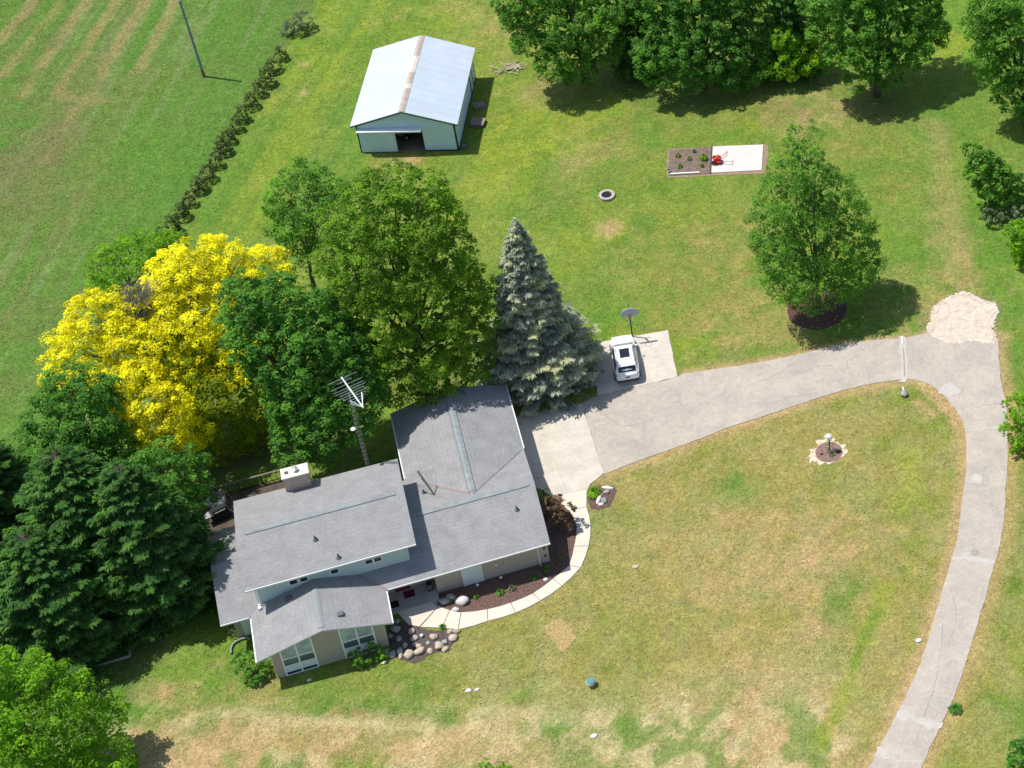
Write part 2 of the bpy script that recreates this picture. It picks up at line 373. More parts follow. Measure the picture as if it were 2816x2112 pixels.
# ------------------------------------------------------------ paved and planted surfaces
A_ = {}
A_['asphalt'] = mat('worn asphalt', (.465, .405, .335), .92, 0, .38, .3, 40, col2=(.37, .328, .285), detail=10)
def weathered(M, fine, lo, hi, smear, slo, shi):
    n = M.node_tree.nodes; l = M.node_tree.links; b = n['Principled BSDF']; prev = b.inputs['Base Color'].links[0].from_socket; g = n.new('ShaderNodeNewGeometry')
    for sc, a_, b_, ds in ((fine, lo, hi, 0), (smear, slo, shi, 2.5)):
        t = n.new('ShaderNodeTexNoise'); t.inputs['Scale'].default_value = sc; t.inputs['Detail'].default_value = 7; t.inputs['Roughness'].default_value = .7; t.inputs['Distortion'].default_value = ds; l.new(g.outputs['Position'], t.inputs['Vector'])
        r = n.new('ShaderNodeMapRange'); r.inputs[1].default_value = .3; r.inputs[2].default_value = .7; r.inputs[3].default_value = a_; r.inputs[4].default_value = b_; l.new(t.outputs[0], r.inputs[0])
        v = n.new('ShaderNodeVectorMath'); v.operation = 'SCALE'; l.new(prev, v.inputs[0]); l.new(r.outputs[0], v.inputs[3]); prev = v.outputs[0]
    l.new(prev, b.inputs['Base Color'])


weathered(A_['asphalt'], 9, .86, 1.14, .8, .86, 1.12)
A_['concrete'] = mat('pale concrete', (.54, .485, .41), .85, .10, .8, .12, 30)
weathered(A_['concrete'], 6, .92, 1.08, 1.0, .9, 1.08)
A_['slab'] = mat('white concrete slab', (.57, .54, .51), .85, .05, 1.5, .08, 30)
A_['mulch'] = mat('red brown mulch', (.135, .082, .066), .95, .35, 6, .9, 22)
A_['dmulch'] = mat('dark mulch', (.10, .075, .068), .95, .35, 6, .9, 22)
A_['gravel'] = mat('pale crushed stone', (.63, .54, .44), .95, 0, 1.6, .25, 25, col2=(.50, .42, .34), detail=8)
weathered(A_['gravel'], 8, .8, 1.2, 1.2, .78, 1.15)
A_['soil'] = mat('grey brown soil', (.17, .125, .10), .95, .25, 3, .8, 12)
A_['patio'] = mat('brown trodden earth', (.095, .075, .055), .95, .4, 1.2, .8, 12)  # brown earth, darkened further in place of tree shade
A_['seam'] = mat('sand filled joint', (.30, .24, .18), .95, .2, 5)
A_['crack'] = mat('tar filled crack', (.29, .27, .255), .9, .2, 5)
A_['patch'] = mat('light cement patch', (.50, .45, .40), .9, 0, 2.2, col2=(.42, .385, .35), detail=8)
A_['strawpatch'] = mat('chopped straw', (.40, .29, .125), .95, .4, 9, .9, 30)


def poly(pts, z=0.0): return [at(*p).to_2d() for p in pts]


def ragged(pts, amp=.09, step=.5, seed=1):
    rg = random.Random(seed); out = []
    for p, q in zip(pts, pts[1:] + pts[:1]):
        p, q = Vector(p[:2]), Vector(q[:2]); n = max(1, int((q - p).length / step)); d = (q - p).normalized(); nn = Vector((-d.y, d.x))
        for i in range(n): out.append(p.lerp(q, i / n) + (nn * rg.uniform(-amp, amp) if i else Vector((0, 0))))
    return out


def smooth_line(pts, k=3):
    P = [Vector(p[:2]) for p in pts]
    out = []
    for i in range(len(P) - 1):
        p0, p1, p2, p3 = P[max(i - 1, 0)], P[i], P[i + 1], P[min(i + 2, len(P) - 1)]
        for j in range(k):
            t = j / k
            out.append(.5 * ((2 * p1) + (-p0 + p2) * t + (2 * p0 - 5 * p1 + 4 * p2 - p3) * t * t + (-p0 + 3 * p1 - 3 * p2 + p3) * t ** 3))
    return out + [P[-1]]


GRAV = [(2004, 719), (2012, 690), (2018, 660), (2050, 640), (2075, 630), (2098, 634), (2120, 648), (2150, 652), (2158, 672), (2150, 690), (2153, 725), (2156, 735), (2150, 742), (2092, 736), (2046, 742)]
below = [(1700, 2000), (1790, 1810)]; below_r = [(1930, 1780), (1830, 2000)]
drive = smooth_line(poly(below + EDGE_L)) + poly([(1274, 930), (1257, 872), (1290, 856), (1463, 815), (1475, 808)]) + smooth_line(poly(EDGE_T[::-1])) + poly([(2046, 738), (2092, 733), (2150, 738)]) + smooth_line(poly(EDGE_R[::-1] + below_r))
structure('driveway', MB().slab(ragged(drive, .06, .45, 3), -.3, .03), A_['asphalt'])
structure('gravel', MB().slab(ragged(ragged(poly(GRAV), .3, .6, 6), .12, .15, 5), -.3, .036), A_['gravel'])
cc = lambda x, y: ((1600 + .18083 * x) / 1.27306, (800 + .18083 * y) / 1.27306)
c2 = lambda x, y: ((1000 + .361664 * x) / 1.27306, (1000 + .361664 * y) / 1.27306)
c3 = lambda x, y: ((500 + .361664 * x) / 1.27306, (1400 + .361664 * y) / 1.27306)
c4 = lambda x, y: ((1000 + .361664 * x) / 1.27306, (1400 + .361664 * y) / 1.27306)
structure('parking_pad', MB().slab(ragged(poly([cc(225, 790), cc(1310, 600), cc(1455, 1310), cc(235, 1600)]), .025, .5, 7), -.3, .045), A_['concrete'])
apron = [Vector((16.3, 25.55))] + poly([c2(1245, 395), c2(1660, 305), c2(1720, 510), c2(1825, 835), c2(1775, 880), c2(1725, 915), c2(1698, 975), c2(1425, 1005)]) + [Vector((16.3, 18.9))]
structure('garage_apron', MB().slab(apron, -.3, .05), A_['concrete'])
# walkway: ten slabs with open joints
WALK = [((1425, 1012, 2), (1696, 962, 2)), ((1565, 1122, 2), (1694, 1092, 2)), ((1622, 1245, 2), (1726, 1232, 2)), ((1602, 1392, 2), (1710, 1390, 2)), ((1562, 434, 4), (1650, 446, 4)),
        ((1442, 532, 4), (1506, 588, 4)), ((1288, 645, 4), (1345, 697, 4)), ((1120, 716, 4), (1156, 790, 4)), ((940, 766, 4), (946, 852, 4)), ((740, 790, 4), (720, 918, 4)), ((655, 772, 4), (598, 905, 4)), ((574, 738, 4), (432, 898, 4))]
fn = {2: c2, 4: c4}
wl = []
for k in range(len(WALK) - 1):
    (a, b), (c, d) = WALK[k], WALK[k + 1]
    P = [at(*fn[q[2]](q[0], q[1])).to_2d() for q in (a, b, d, c)]
    ctr = sum(P, Vector((0, 0))) / 4
    o1, o2 = (P[3] - P[0]), (P[2] - P[1]); g = .022
    Q = [P[0] + o1.normalized() * g, P[1] + o2.normalized() * g, P[2] - o2.normalized() * g, P[3] - o1.normalized() * g]
    mid_o = (Q[1] + Q[2]) / 2 + ((Q[1] + Q[2]) / 2 - ctr).normalized() * .05 * (1 if 0 < k < 9 else 0)
    mid_i = (Q[0] + Q[3]) / 2 - (ctr - (Q[0] + Q[3]) / 2).normalized() * -.04
    wl.append([Q[0], Q[1], mid_o, Q[2], Q[3], mid_i])
wk = MB()
for q in wl: wk.slab(q, -.3, .055)
wk.slab([at(*c4(*p)).to_2d() for p in ((566, 742), (424, 896), (345, 882), (240, 772), (485, 694))], -.3, .055)
structure('walkway', wk, mat('cream concrete', (.62, .55, .455), .85, .07, 1.0, .08, 30))
bed = poly([c2(1330, 1020), c2(1430, 1010), c2(1530, 1070), c2(1570, 1120), c2(1625, 1245), c2(1605, 1392)] + [c4(1560, 440), c4(1440, 535), c4(1290, 645), c4(1120, 720), c4(940, 770), c4(740, 793), c4(650, 770), c4(575, 740), c4(520, 700), c4(480, 640)])
structure('mulch_bed', MB().slab(bed + [Vector((8.9, 11.6)), Vector((16.2, 11.6)), Vector((16.35, 19.0))], -.3, .03), A_['mulch'])
rb = poly([c4(175, 1010), c4(225, 840), c4(345, 880), c4(430, 900), c4(560, 925), c4(640, 925), c4(730, 925), c4(700, 1000), c4(620, 1090), c4(560, 1085), c4(480, 1120), c4(450, 1150), c4(380, 1175), c4(330, 1160), c4(270, 1135), c4(190, 1100)])
structure('stone_bed', MB().slab(ragged(rb, .08, .4, 9), -.3, .02), A_['dmulch'])
cg = lambda x, y: ((1750 + .18083 * x) / 1.27306, (350 + .18083 * y) / 1.27306)
structure('garden_border', MB().slab(ragged(poly([cg(470, 325), cg(1995, 262), cg(2010, 340), cg(1960, 700), cg(470, 770)]), .06, .5, 4), -.3, .012), mat('sandy soil edge', (.27, .20, .125), .95, .2, 4, .5, 20))
structure('garden_soil', MB().slab(ragged(poly([cg(500, 345), cg(1155, 303), cg(1130, 705), cg(490, 745)]), .07, .4, 4), -.3, .05), A_['soil'])
structure('garden_slab', MB().slab(poly([cg(1160, 300), cg(1930, 272), cg(1905, 660), cg(1135, 700)]), -.3, .08), A_['slab'])
structure('straw_patch', MB().slab(ragged(poly([c4(1365, 895), c4(1425, 850), c4(1510, 825), c4(1570, 905), c4(1620, 980), c4(1565, 1050), c4(1500, 1085), c4(1435, 985)]), .10, .2, 4), -.2, .008), A_['strawpatch'])
p0 = at(1765, 668)
structure('tree_ring', MB().slab(ragged([p0.to_2d() + Vector((math.cos(a) * 2.35, math.sin(a) * 2.25)) for a in np.linspace(0, 6.28, 24, endpoint=False)], .08, .5, 5), -.2, .03), mat('dark red bark mulch', (.10, .05, .042), .95, .4, 6, .9, 20))
lp = at(1790, 976)
structure('lamp_bed', MB().slab(ragged([lp.to_2d() + Vector((math.cos(a) * .98, math.sin(a) * .98 - .05)) for a in np.linspace(0, 6.28, 22, endpoint=False)], .05, .4, 5), -.2, .045), mat('pinkish mulch', (.235, .145, .125), .95, .3, 6, .8, 20))
structure('lamp_bed_rim', MB().slab(ragged([at(*p).to_2d() for p in ((1770, 950), (1792, 942), (1812, 955), (1832, 972), (1824, 985), (1806, 996), (1790, 1004), (1765, 1000), (1748, 1003), (1738, 990), (1752, 978))], .28, .22, 8), -.2, .02), mat('pale stone chips', (.55, .47, .34), .95, .45, 5, .8, 14))
structure('terrace', MB().slab(ragged([(-7.6, 16.3), (-4.0, 16.3), (-3.4, 20.2), (0.8, 20.3), (.8, 25.4), (-7.6, 25.4)], .1, .6, 3), -.2, .03), A_['patio'])
ib = poly([c2(1712, 960), c2(1800, 925), c2(1900, 930), c2(1925, 965), c2(1900, 1030), c2(1870, 1085), c2(1790, 1112), c2(1725, 1100), c2(1702, 1030)])
structure('corner_bed', MB().slab(ragged(ib, .05, .4, 3), -.2, .025), A_['mulch'])


def strip_sheet(mb, pts, w, z, jit=0, seed=1):
    rg = random.Random(seed); P = [Vector(p[:2]) for p in pts]; L = []; Rr = []
    for i, p in enumerate(P):
        d = (P[min(i + 1, len(P) - 1)] - P[max(i - 1, 0)]).normalized(); n = Vector((-d.y, d.x)); ww = w * (1 + rg.uniform(-jit, jit)) / 2; off = n * rg.uniform(-jit, jit) * w
        L.append(p + n * ww + off); Rr.append(p - n * ww + off)
    vs = [(p.x, p.y, z) for p in L + Rr]; n = len(P)
    mb.add(vs, [(i + n, i + n + 1, i + 1, i) for i in range(n - 1)])


cr = MB()
for pts in ([c5(1290, 420), c5(1300, 300), c5(1290, 150), c5(1283, 70)],):
    strip_sheet(cr, smooth_line(poly(pts), 4), .5, .034, .2, 2)
for pts, w in (([c6(1660, 70), c6(1790, 66), c6(1990, 95)], .35), ([c6(1250, 1240), c6(1400, 1290), c6(1590, 1345)], .4), ([c6(1090, 1560), c6(1260, 1600), c6(1440, 1610)], .12), ([c5(1790, 790), c5(1900, 770), c5(2080, 755)], .14), ([c5(1700, 190), c5(1820, 110)], .08)):
    strip_sheet(cr, smooth_line(poly(pts), 4), w, .034, .35, 3)
for c, r in ((c5(1850, 1150), .55), (c6(1295, 1260), .5), (c6(1480, 1320), .45), (c6(1130, 1540), .5), (c5(1640, 480), .9)):
    p = at(*c); cr.add([(p.x + math.cos(a) * r * random.uniform(.6, 1.1), p.y + math.sin(a) * r * random.uniform(.6, 1.1), .0345) for a in np.linspace(0, 6.28, 14, endpoint=False)], [tuple(range(14))])
structure('driveway_patches', cr, A_['patch'])
ck = MB()
for i, pts in enumerate(([c5(430, 340), c5(560, 335), c5(640, 300), c5(760, 295)], [c5(870, 290), c5(890, 350), c5(930, 410)], [c5(150, 430), c5(330, 360), c5(480, 260)], [c5(200, 600), c5(420, 540), c5(650, 500)], [c5(860, 300), c5(880, 250), c5(960, 220)],
                         [c5(1980, 480), c5(2030, 460), c5(2060, 450)], [c5(1850, 610), c5(1960, 590), c5(2070, 585)], [c6(1600, 560), c6(1560, 900), c6(1480, 1200), c6(1380, 1500)], [c6(1650, 300), c6(1700, 480), c6(1640, 720)], [c2(1770, 330), c2(1950, 470), c2(2200, 430)])):
    strip_sheet(ck, [q + Vector((random.uniform(-.05, .05), random.uniform(-.05, .05))) for q in smooth_line(poly(pts), 5)], .05, .0335, .5, i)
q_ = at(*c6(1840, 22)); ck.add([(q_.x + math.cos(a) * .3, q_.y + math.sin(a) * .3, .0335) for a in np.linspace(0, 6.28, 16, endpoint=False)], [tuple(range(16))])
structure('driveway_cracks', ck, A_['crack'])
sj = MB()
strip_sheet(sj, smooth_line(poly([c5(1305, 375), c5(1300, 260), c5(1294, 160)]), 4), .09, .0375, .2, 1)
structure('driveway_joint', sj, mat('rusty joint', (.32, .22, .165), .9, .2, 4))
jo = MB()
for a, b, z in ((c2(1450, 730), c2(1490, 840), .0535), (c2(1490, 840), c2(1545, 975), .0535), (c2(1340, 550), c2(1700, 480), .0535), (c2(1370, 745), c2(1450, 730), .0535), (c2(1445, 1003), c2(1700, 955), .0535), (cc(640, 700), cc(880, 1400), .0485), (cc(240, 1180), cc(1400, 960), .0485)):
    strip_sheet(jo, [at(*a).to_2d(), at(*b).to_2d()], .05, z, .2, 1)
structure('concrete_joints', jo, mat('dirty joint', (.46, .40, .33), .9, .2, 5))

# ------------------------------------------------------------ the house
def shingle(name, c, course_dir):
    M = mat(name, c, .88, .10, 1.2, 0, spec=.2)
    n = M.node_tree.nodes; l = M.node_tree.links; b = n['Principled BSDF']; base = b.inputs['Base Color'].links[0].from_socket
    g = n.new('ShaderNodeNewGeometry')
    t = n.new('ShaderNodeTexNoise'); t.inputs['Scale'].default_value = 7; t.inputs['Detail'].default_value = 3; t.inputs['Roughness'].default_value = .8
    mp = n.new('ShaderNodeMapping'); mp.inputs['Scale'].default_value = (.9, 1.25, 1) if course_dir == 'x' else (1.25, .9, 1)
    l.new(g.outputs['Position'], mp.inputs['Vector']); l.new(mp.outputs[0], t.inputs['Vector'])
    r = n.new('ShaderNodeMapRange'); r.inputs[1].default_value = .3; r.inputs[2].default_value = .7; r.inputs[3].default_value = .83; r.inputs[4].default_value = 1.17; l.new(t.outputs[0], r.inputs[0])
    w = n.new('ShaderNodeTexWave'); w.bands_direction = 'Y' if course_dir == 'x' else 'X'; w.wave_profile = 'SAW'; w.inputs['Scale'].default_value = 1.1; w.inputs['Distortion'].default_value = .4; w.inputs['Detail'].default_value = 1
    l.new(g.outputs['Position'], w.inputs['Vector'])
    r2 = n.new('ShaderNodeMapRange'); r2.inputs[3].default_value = .955; r2.inputs[4].default_value = 1.03; l.new(w.outputs[1], r2.inputs[0])
    mm = n.new('ShaderNodeMath'); mm.operation = 'MULTIPLY'; l.new(r.outputs[0], mm.inputs[0]); l.new(r2.outputs[0], mm.inputs[1])
    v = n.new('ShaderNodeVectorMath'); v.operation = 'SCALE'; l.new(base, v.inputs[0]); l.new(mm.outputs[0], v.inputs[3]); l.new(v.outputs[0], b.inputs['Base Color'])
    bp = n.new('ShaderNodeBump'); bp.inputs['Strength'].default_value = .35; bp.inputs['Distance'].default_value = .03; l.new(mm.outputs[0], bp.inputs['Height']); l.new(bp.outputs[0], b.inputs['Normal'])
    return M


SHX = shingle('grey shingles', (.272, .270, .272), 'x'); SHY = shingle('grey shingles turned', (.272, .270, .272), 'y')
TRIM = mat('white trim paint', (.74, .74, .72), .5); CAPM = mat('ridge vent weathered', (.22, .235, .245), .8, 0, 2.2, .4, 20, col2=(.28, .325, .32)); DARKL = mat('dark vent slot', (.085, .09, .10), .8); CAPF = mat('faint ridge cap', (.245, .26, .268), .85, .06, 2.2)


def brick_mat():
    M = bpy.data.materials.new('tan brick'); M.use_nodes = True; n = M.node_tree.nodes; l = M.node_tree.links; b = n['Principled BSDF']; b.inputs['Roughness'].default_value = .9
    g = n.new('ShaderNodeNewGeometry'); sx = n.new('ShaderNodeSeparateXYZ'); l.new(g.outputs['Position'], sx.inputs[0])
    ad = n.new('ShaderNodeMath'); l.new(sx.outputs[0], ad.inputs[0]); l.new(sx.outputs[1], ad.inputs[1])
    cx = n.new('ShaderNodeCombineXYZ'); l.new(ad.outputs[0], cx.inputs[0]); l.new(sx.outputs[2], cx.inputs[1])
    t = n.new('ShaderNodeTexBrick'); t.inputs['Scale'].default_value = 4.5; t.inputs['Mortar Size'].default_value = .012
    t.inputs['Color1'].default_value = (.37, .315, .245, 1); t.inputs['Color2'].default_value = (.43, .37, .295, 1); t.inputs['Mortar'].default_value = (.45, .42, .36, 1)
    l.new(cx.outputs[0], t.inputs['Vector']); l.new(t.outputs[0], b.inputs['Base Color']); return M


BRICK = brick_mat()


def siding(name, c, k=8.0):
    M = mat(name, c, .6, .05, 1.0); n = M.node_tree.nodes; l = M.node_tree.links; g = n.new('ShaderNodeNewGeometry')
    w = n.new('ShaderNodeTexWave'); w.bands_direction = 'Z'; w.wave_profile = 'SAW'; w.inputs['Scale'].default_value = k / 6.28; l.new(g.outputs['Position'], w.inputs[0])
    bp = n.new('ShaderNodeBump'); bp.inputs['Strength'].default_value = .6; bp.inputs['Distance'].default_value = .03; l.new(w.outputs[1], bp.inputs['Height']); l.new(bp.outputs[0], n['Principled BSDF'].inputs['Normal'])
    return M


SIDE = siding('pale green grey siding', (.50, .60, .58)); WHITE = mat('white vinyl', (.78, .79, .78), .45); PALE = mat('pale green white panel', (.62, .70, .68), .5)
GLASS = mat('dark window glass', (.020, .028, .036), .06, spec=.8); BLIND = mat('window with pale blinds', (.30, .37, .38), .12, .12, 2.0, spec=.7); DKGL = mat('window dim glass', (.10, .135, .15), .08, spec=.8, noise=.35, scale=1.5)
xw, xe, ys, yw_, yn, ze, sl_ = -4.18, 16.45, 10.80, 11.70, 19.81, 2.647, .30
yr = 15.3; zr = ze + sl_ * (yr - ys)
H = thing('house', 'split level tan brick house with grey shingle roofs beside the curved white walkway', 'house', (6, 14, 0))
T = .11
EDGE = mat('pale fascia', (.50, .50, .49), .6); TRIM_ = TRIM
mr = MB()
mr.plate([(1.76, ys, ze), (xe, ys, ze), (xe, yr, zr), (1.76, yr, zr)], T, 0, 1)
mr.plate([(7.2, yr, zr), (xe, yr, zr), (xe, 19.83, ze), (7.2, 19.83, ze)], T, 0, 1)
put('roof', mr, [SHX, EDGE], H, label='low main roof with a ridge running beside the upper storey')
# the low roof at the west end
yr2 = 15.75; zr2 = ze + sl_ * (yr2 - yw_)
wr = MB().plate([(xw, yw_, ze), (-1.2, yw_, ze), (-1.2, yr2, zr2), (xw, yr2, zr2)], T, 0, 1).plate([(xw, yr2, zr2), (-1.2, yr2, zr2), (-1.2, 19.81, ze), (xw, 19.81, ze)], T, 0, 1)
put('roof', wr, [SHX, EDGE], H, label='low roof at the west end, shaded by the dark trees')
# the garage wing
nx1, nyN, nxr = 8.41, 26.47, 12.43; nzr = ze + sl_ * (nxr - nx1)
gr = MB().plate([(nx1, 15.35, ze), (nxr, 15.35, nzr), (nxr, nyN, nzr), (nx1, nyN, ze)], T - .02, 0, 1).plate([(nxr, 15.35, nzr), (xe - .003, 15.35, ze), (xe - .003, nyN, ze), (nxr, nyN, nzr)], T - .02, 0, 1)
put('roof', gr, [SHY, EDGE], H, label='garage wing roof with a ridge vent running away to the trees')
# the front gable
sx1, sx2, syS = -2.345, 5.833, 7.98; sxr = (sx1 + sx2) / 2; szr = ze + sl_ * (sxr - sx1)
fr = MB().plate([(sx1, syS, ze), (sxr, syS, szr), (sxr, 12.36, szr), (sx1, 12.36, ze)], T + .01, 0, 1).plate([(sxr, syS, szr), (sx2, syS, ze), (sx2, 12.36, ze), (sxr, 12.36, szr)], T + .01, 0, 1)
put('roof', fr, [SHY, EDGE], H, label='front gable roof facing the lawn')
# the upper storey
ux1, ux2, uy1, uy2, uz, um = -2.21, 8.25, 11.77, 19.66, 5.10, .267; uyr = (uy1 + uy2) / 2; uzr = uz + um * (uyr - uy1)
ur = MB().plate([(ux1, uy1, uz), (ux2, uy1, uz), (ux2, uyr, uzr), (ux1, uyr, uzr)], T, 0, 1).plate([(ux1, uyr, uzr), (ux2, uyr, uzr), (ux2, uy2, uz), (ux1, uy2, uz)], T, 0, 1)
put('roof', ur, [SHX, EDGE], H, label='highest roof, over the upper storey')


def gable_walls(x0, x1, y0, y1, z0, axis, zE, zT, t=.12):
    """walls of a box with gable tops; axis is the ridge direction"""
    mb = MB(); e = .17
    if axis == 'x':
        ym = (y0 + y1) / 2
        for x in (x0, x1 - t): mb.add([(xx, y, z) for xx in (x, x + t) for y, z in ((y0 + t, z0), (y1 - t, z0), (y1 - t, zE), (ym, zT), (y0 + t, zE))], [(0, 1, 2, 3, 4), (9, 8, 7, 6, 5), (0, 5, 6, 1), (1, 6, 7, 2), (2, 7, 8, 3), (3, 8, 9, 4), (4, 9, 5, 0)])
        for y in (y0, y1 - t): mb.box(x0, x1, y, y + t, z0, zE)
    else:
        xm = (x0 + x1) / 2
        for y in (y0, y1 - t): mb.add([(x, yy, z) for yy in (y, y + t) for x, z in ((x0 + t, z0), (x1 - t, z0), (x1 - t, zE), (xm, zT), (x0 + t, zE))], [(4, 3, 2, 1, 0), (5, 6, 7, 8, 9), (1, 6, 5, 0), (2, 7, 6, 1), (3, 8, 7, 2), (4, 9, 8, 3), (0, 5, 9, 4)])
        for x in (x0, x1 - t): mb.box(x, x + t, y0, y1, z0, zE)
    return mb


put('wall', gable_walls(-3.55, 16.3, 12.5, 19.25, -.2, 'x', 2.62, 3.55), BRICK, H, label='tan brick wall behind the porch')
w2 = MB().box(8.87, 16.3, 11.48, 12.49, -.2, 2.66)
put('wall', w2, BRICK, H, label='long tan brick wall facing the mulch bed')
put('wall', gable_walls(8.95, 16.22, 19.26, 25.9, -.2, 'y', 2.55, 3.55), BRICK, H, label='brick garage wall')
put('wall', gable_walls(-1.57, 5.27, 8.42, 12.49, -.2, 'y', 2.71, 3.68), BRICK, H, label='brick front gable wall with two tall windows')
put('upper_wall', gable_walls(-1.64, 7.68, 12.34, 19.1, 2.4, 'x', 5.12, 5.98), SIDE, H, label='pale green upper storey siding')


def ridge_strip(name, p, q, w, zdrop, lab, gap=.5, ms=None):
    p, q = Vector(p), Vector(q); d = (q - p).normalized(); n = Vector((-d.y, d.x, 0)); p = p + d * gap; q = q - d * gap
    mb = MB(); up = Vector((0, 0, .035))
    for s in (1, -1):
        a = n * s * w / 2 - Vector((0, 0, zdrop))
        vs = [p + up, q + up, q + a + up, p + a + up, p + a - Vector((0, 0, .03)), q + a - Vector((0, 0, .03))]
        mb.add(vs, [(0, 1, 2, 3) if s < 0 else (3, 2, 1, 0), (3, 2, 5, 4) if s < 0 else (4, 5, 2, 3)], 0)
        e = n * s * (w / 2 + .035) - Vector((0, 0, zdrop * 1.1))
        mb.add([p + a + up * .6, q + a + up * .6, q + e + up * .4, p + e + up * .4], [(0, 1, 2, 3) if s < 0 else (3, 2, 1, 0)], 1)
    return put(name, mb, ms or [CAPM, DARKL], H, label=lab)


ridge_strip('ridge_vent', (ux1, uyr, uzr), (ux2, uyr, uzr), .36, .048, 'ridge vent along the highest roof', .55)
ridge_strip('ridge_vent', (8.3, yr, zr), (xe, yr, zr), .36, .054, 'ridge vent of the low main roof', .35)
ridge_strip('ridge_vent', (nxr, 16.0, nzr), (nxr, nyN, nzr), .46, .069, 'teal stained ridge vent of the garage wing', .12)
ridge_strip('ridge_vent', (sxr, syS, szr), (sxr, 12.3, szr), .34, .051, 'faint ridge cap of the front gable', .25, [CAPF, CAPF])
RUST = mat('rust stained valley metal', (.30, .20, .155), .85, 0, 1.7, col2=(.225, .215, .22)); VAL = mat('grey valley line', (.135, .14, .155), .85)


def valley(p, q, w, m_, lab, lift=.012):
    p, q = Vector(p), Vector(q); d = (q - p).normalized(); n = Vector((-d.y, d.x, 0)).normalized() * w / 2; mb = MB(); N = 10
    L = []
    for i in range(N + 1):
        c = p.lerp(q, i / N); k = random.uniform(.7, 1.2)
        L.append((c + n * k + Vector((0, 0, lift + abs(n.x) * .15)), c - n * k + Vector((0, 0, lift + abs(n.x) * .15)), c + Vector((0, 0, lift))))
    for a, b in zip(L[:-1], L[1:]): mb.add([a[0], a[2], b[2], b[0]], [(0, 1, 2, 3), ]); mb.add([a[2], a[1], b[1], b[2]], [(0, 1, 2, 3)])
    return put('valley_flashing', mb, m_, H, label=lab)


vz = lambda y: ze + sl_ * (19.81 - y)
valley((9.6, 18.62, vz(18.62)), (12.3, 15.93, vz(15.93)), .2, RUST, 'rust stained roof valley beside the garage ridge')
valley((12.43, 15.82, vz(15.82)), (16.3, 19.66, vz(19.66)), .09, VAL, 'thin dark roof valley above the garage apron')
valley((5.83, 10.83, ze + .01), (4.3, 12.33, ze + sl_ * 1.53), .2, RUST, 'rust stained valley beside the front gable')
# white gutters along the eaves
gt = lambda a, b, z, w=.05: MB().box(min(a[0], b[0]), max(a[0], b[0]) if a[0] != b[0] else a[0] + w, min(a[1], b[1]) if a[1] != b[1] else a[1] - w, max(a[1], b[1]) if a[1] != b[1] else a[1], z - .10, z + .012)
for a, b, z in (((5.95, ys - .003), (xe, ys - .003), ze), ((xw, yw_ - .003), (-2.46, yw_ - .003), ze), ((ux1, uy1 - .003), (ux2, uy1 - .003), uz)):
    put('gutter', gt(a, b, z), TRIM, H)
for x, y0, y1 in ((sx2 + .003, syS, 10.685), (sx1 - .113, syS, 11.58), (nx1 - .113, 19.9, nyN), (xe + .003, 19.85, nyN)):
    put('gutter', MB().box(x + (.035 if x < 0 or x == nx1 - .113 else 0), x + (.11 if x < 0 or x == nx1 - .113 else .075), y0, y1, ze - .13, ze + .012), TRIM, H)


def window_S(x0, x1, z0, z1, y, glass, fr_=.07, label=None, mull=0, sill=True, frm=None):
    f = MB(); d = .05
    f.box(x0 - fr_, x0, y - d, y, z0 - fr_, z1 + fr_).box(x1, x1 + fr_, y - d, y, z0 - fr_, z1 + fr_).box(x0, x1, y - d, y, z1, z1 + fr_).box(x0, x1, y - d, y, z0 - fr_, z0)
    for k in range(mull): xm = x0 + (x1 - x0) * (k + 1) / (mull + 1); f.box(xm - .02, xm + .02, y - d, y, z0, z1)
    o = put('window', f, frm or WHITE, H, label=label)
    put('pane', MB().box(x0, x1, y - .022, y - .004, z0, z1), glass, o)
    return o


for x0, x1, z0, z1 in ((.33, .80, 3.92, 4.30), (.98, 1.42, 3.92, 4.30), (2.86, 3.30, 3.86, 4.25), (5.0, 5.42, 3.88, 4.27), (5.55, 5.98, 3.88, 4.27)):
    window_S(x0, x1, z0, z1, 12.337, GLASS, .06)
CURT = mat('window behind pale curtains', (.33, .42, .45), .1, .25, 2.2, spec=.7)


def tall_window(x0, x1, lab):
    """pale frame with a gable-cut head: two tall panes, two middle panes, a panel and two low panes"""
    y = 8.417; f = MB(); d = .06; xm = (x0 + x1) / 2
    top = lambda x: min(szr - sl_ * abs(x - sxr), 9) - .24
    def mem(xa, xb, za0, za1, zb0, zb1):
        f.add([(xa, y - d, za0), (xb, y - d, zb0), (xb, y - d, zb1), (xa, y - d, za1), (xa, y, za0), (xb, y, zb0), (xb, y, zb1), (xa, y, za1)], [(0, 1, 2, 3), (7, 6, 5, 4), (0, 4, 5, 1), (1, 5, 6, 2), (2, 6, 7, 3), (3, 7, 4, 0)])
    w = .1
    for xa in (x0, xm - w / 2, x1 - w): mem(xa, xa + w, .02, top(xa), .02, top(xa + w))
    for a, b in ((x0 + w, xm - w / 2), (xm + w / 2, x1 - w)):
        mem(a, b, top(a) - .1, top(a), top(b) - .1, top(b))
        for z0, z1 in ((1.62, 1.72), (.02, .09)): mem(a, b, z0, z1, z0, z1)
    o = put('window', f, WHITE, H, label=lab)
    for i, (a, b) in enumerate(((x0 + w, xm - w / 2), (xm + w / 2, x1 - w))):
        p = MB(); p.add([(a, y - .03, 1.72), (b, y - .03, 1.72), (b, y - .03, top(b) - .1), (a, y - .03, top(a) - .1)], [(0, 1, 2, 3)]); put('pane', p, CURT, o)
        put('pane', MB().box(a, b, y - .032, y - .01, 1.0, 1.62), DKGL, o)
        put('pane', MB().box(a, b, y - .032, y - .01, .09, .34), mat('blue dark glass', (.015, .03, .06), .06, spec=.9) if i == 0 else bpy.data.materials['blue dark glass'], o)
        put('panel', MB().box(a, b, y - .045, y - .008, .34, 1.0), PALE, o)
    return o


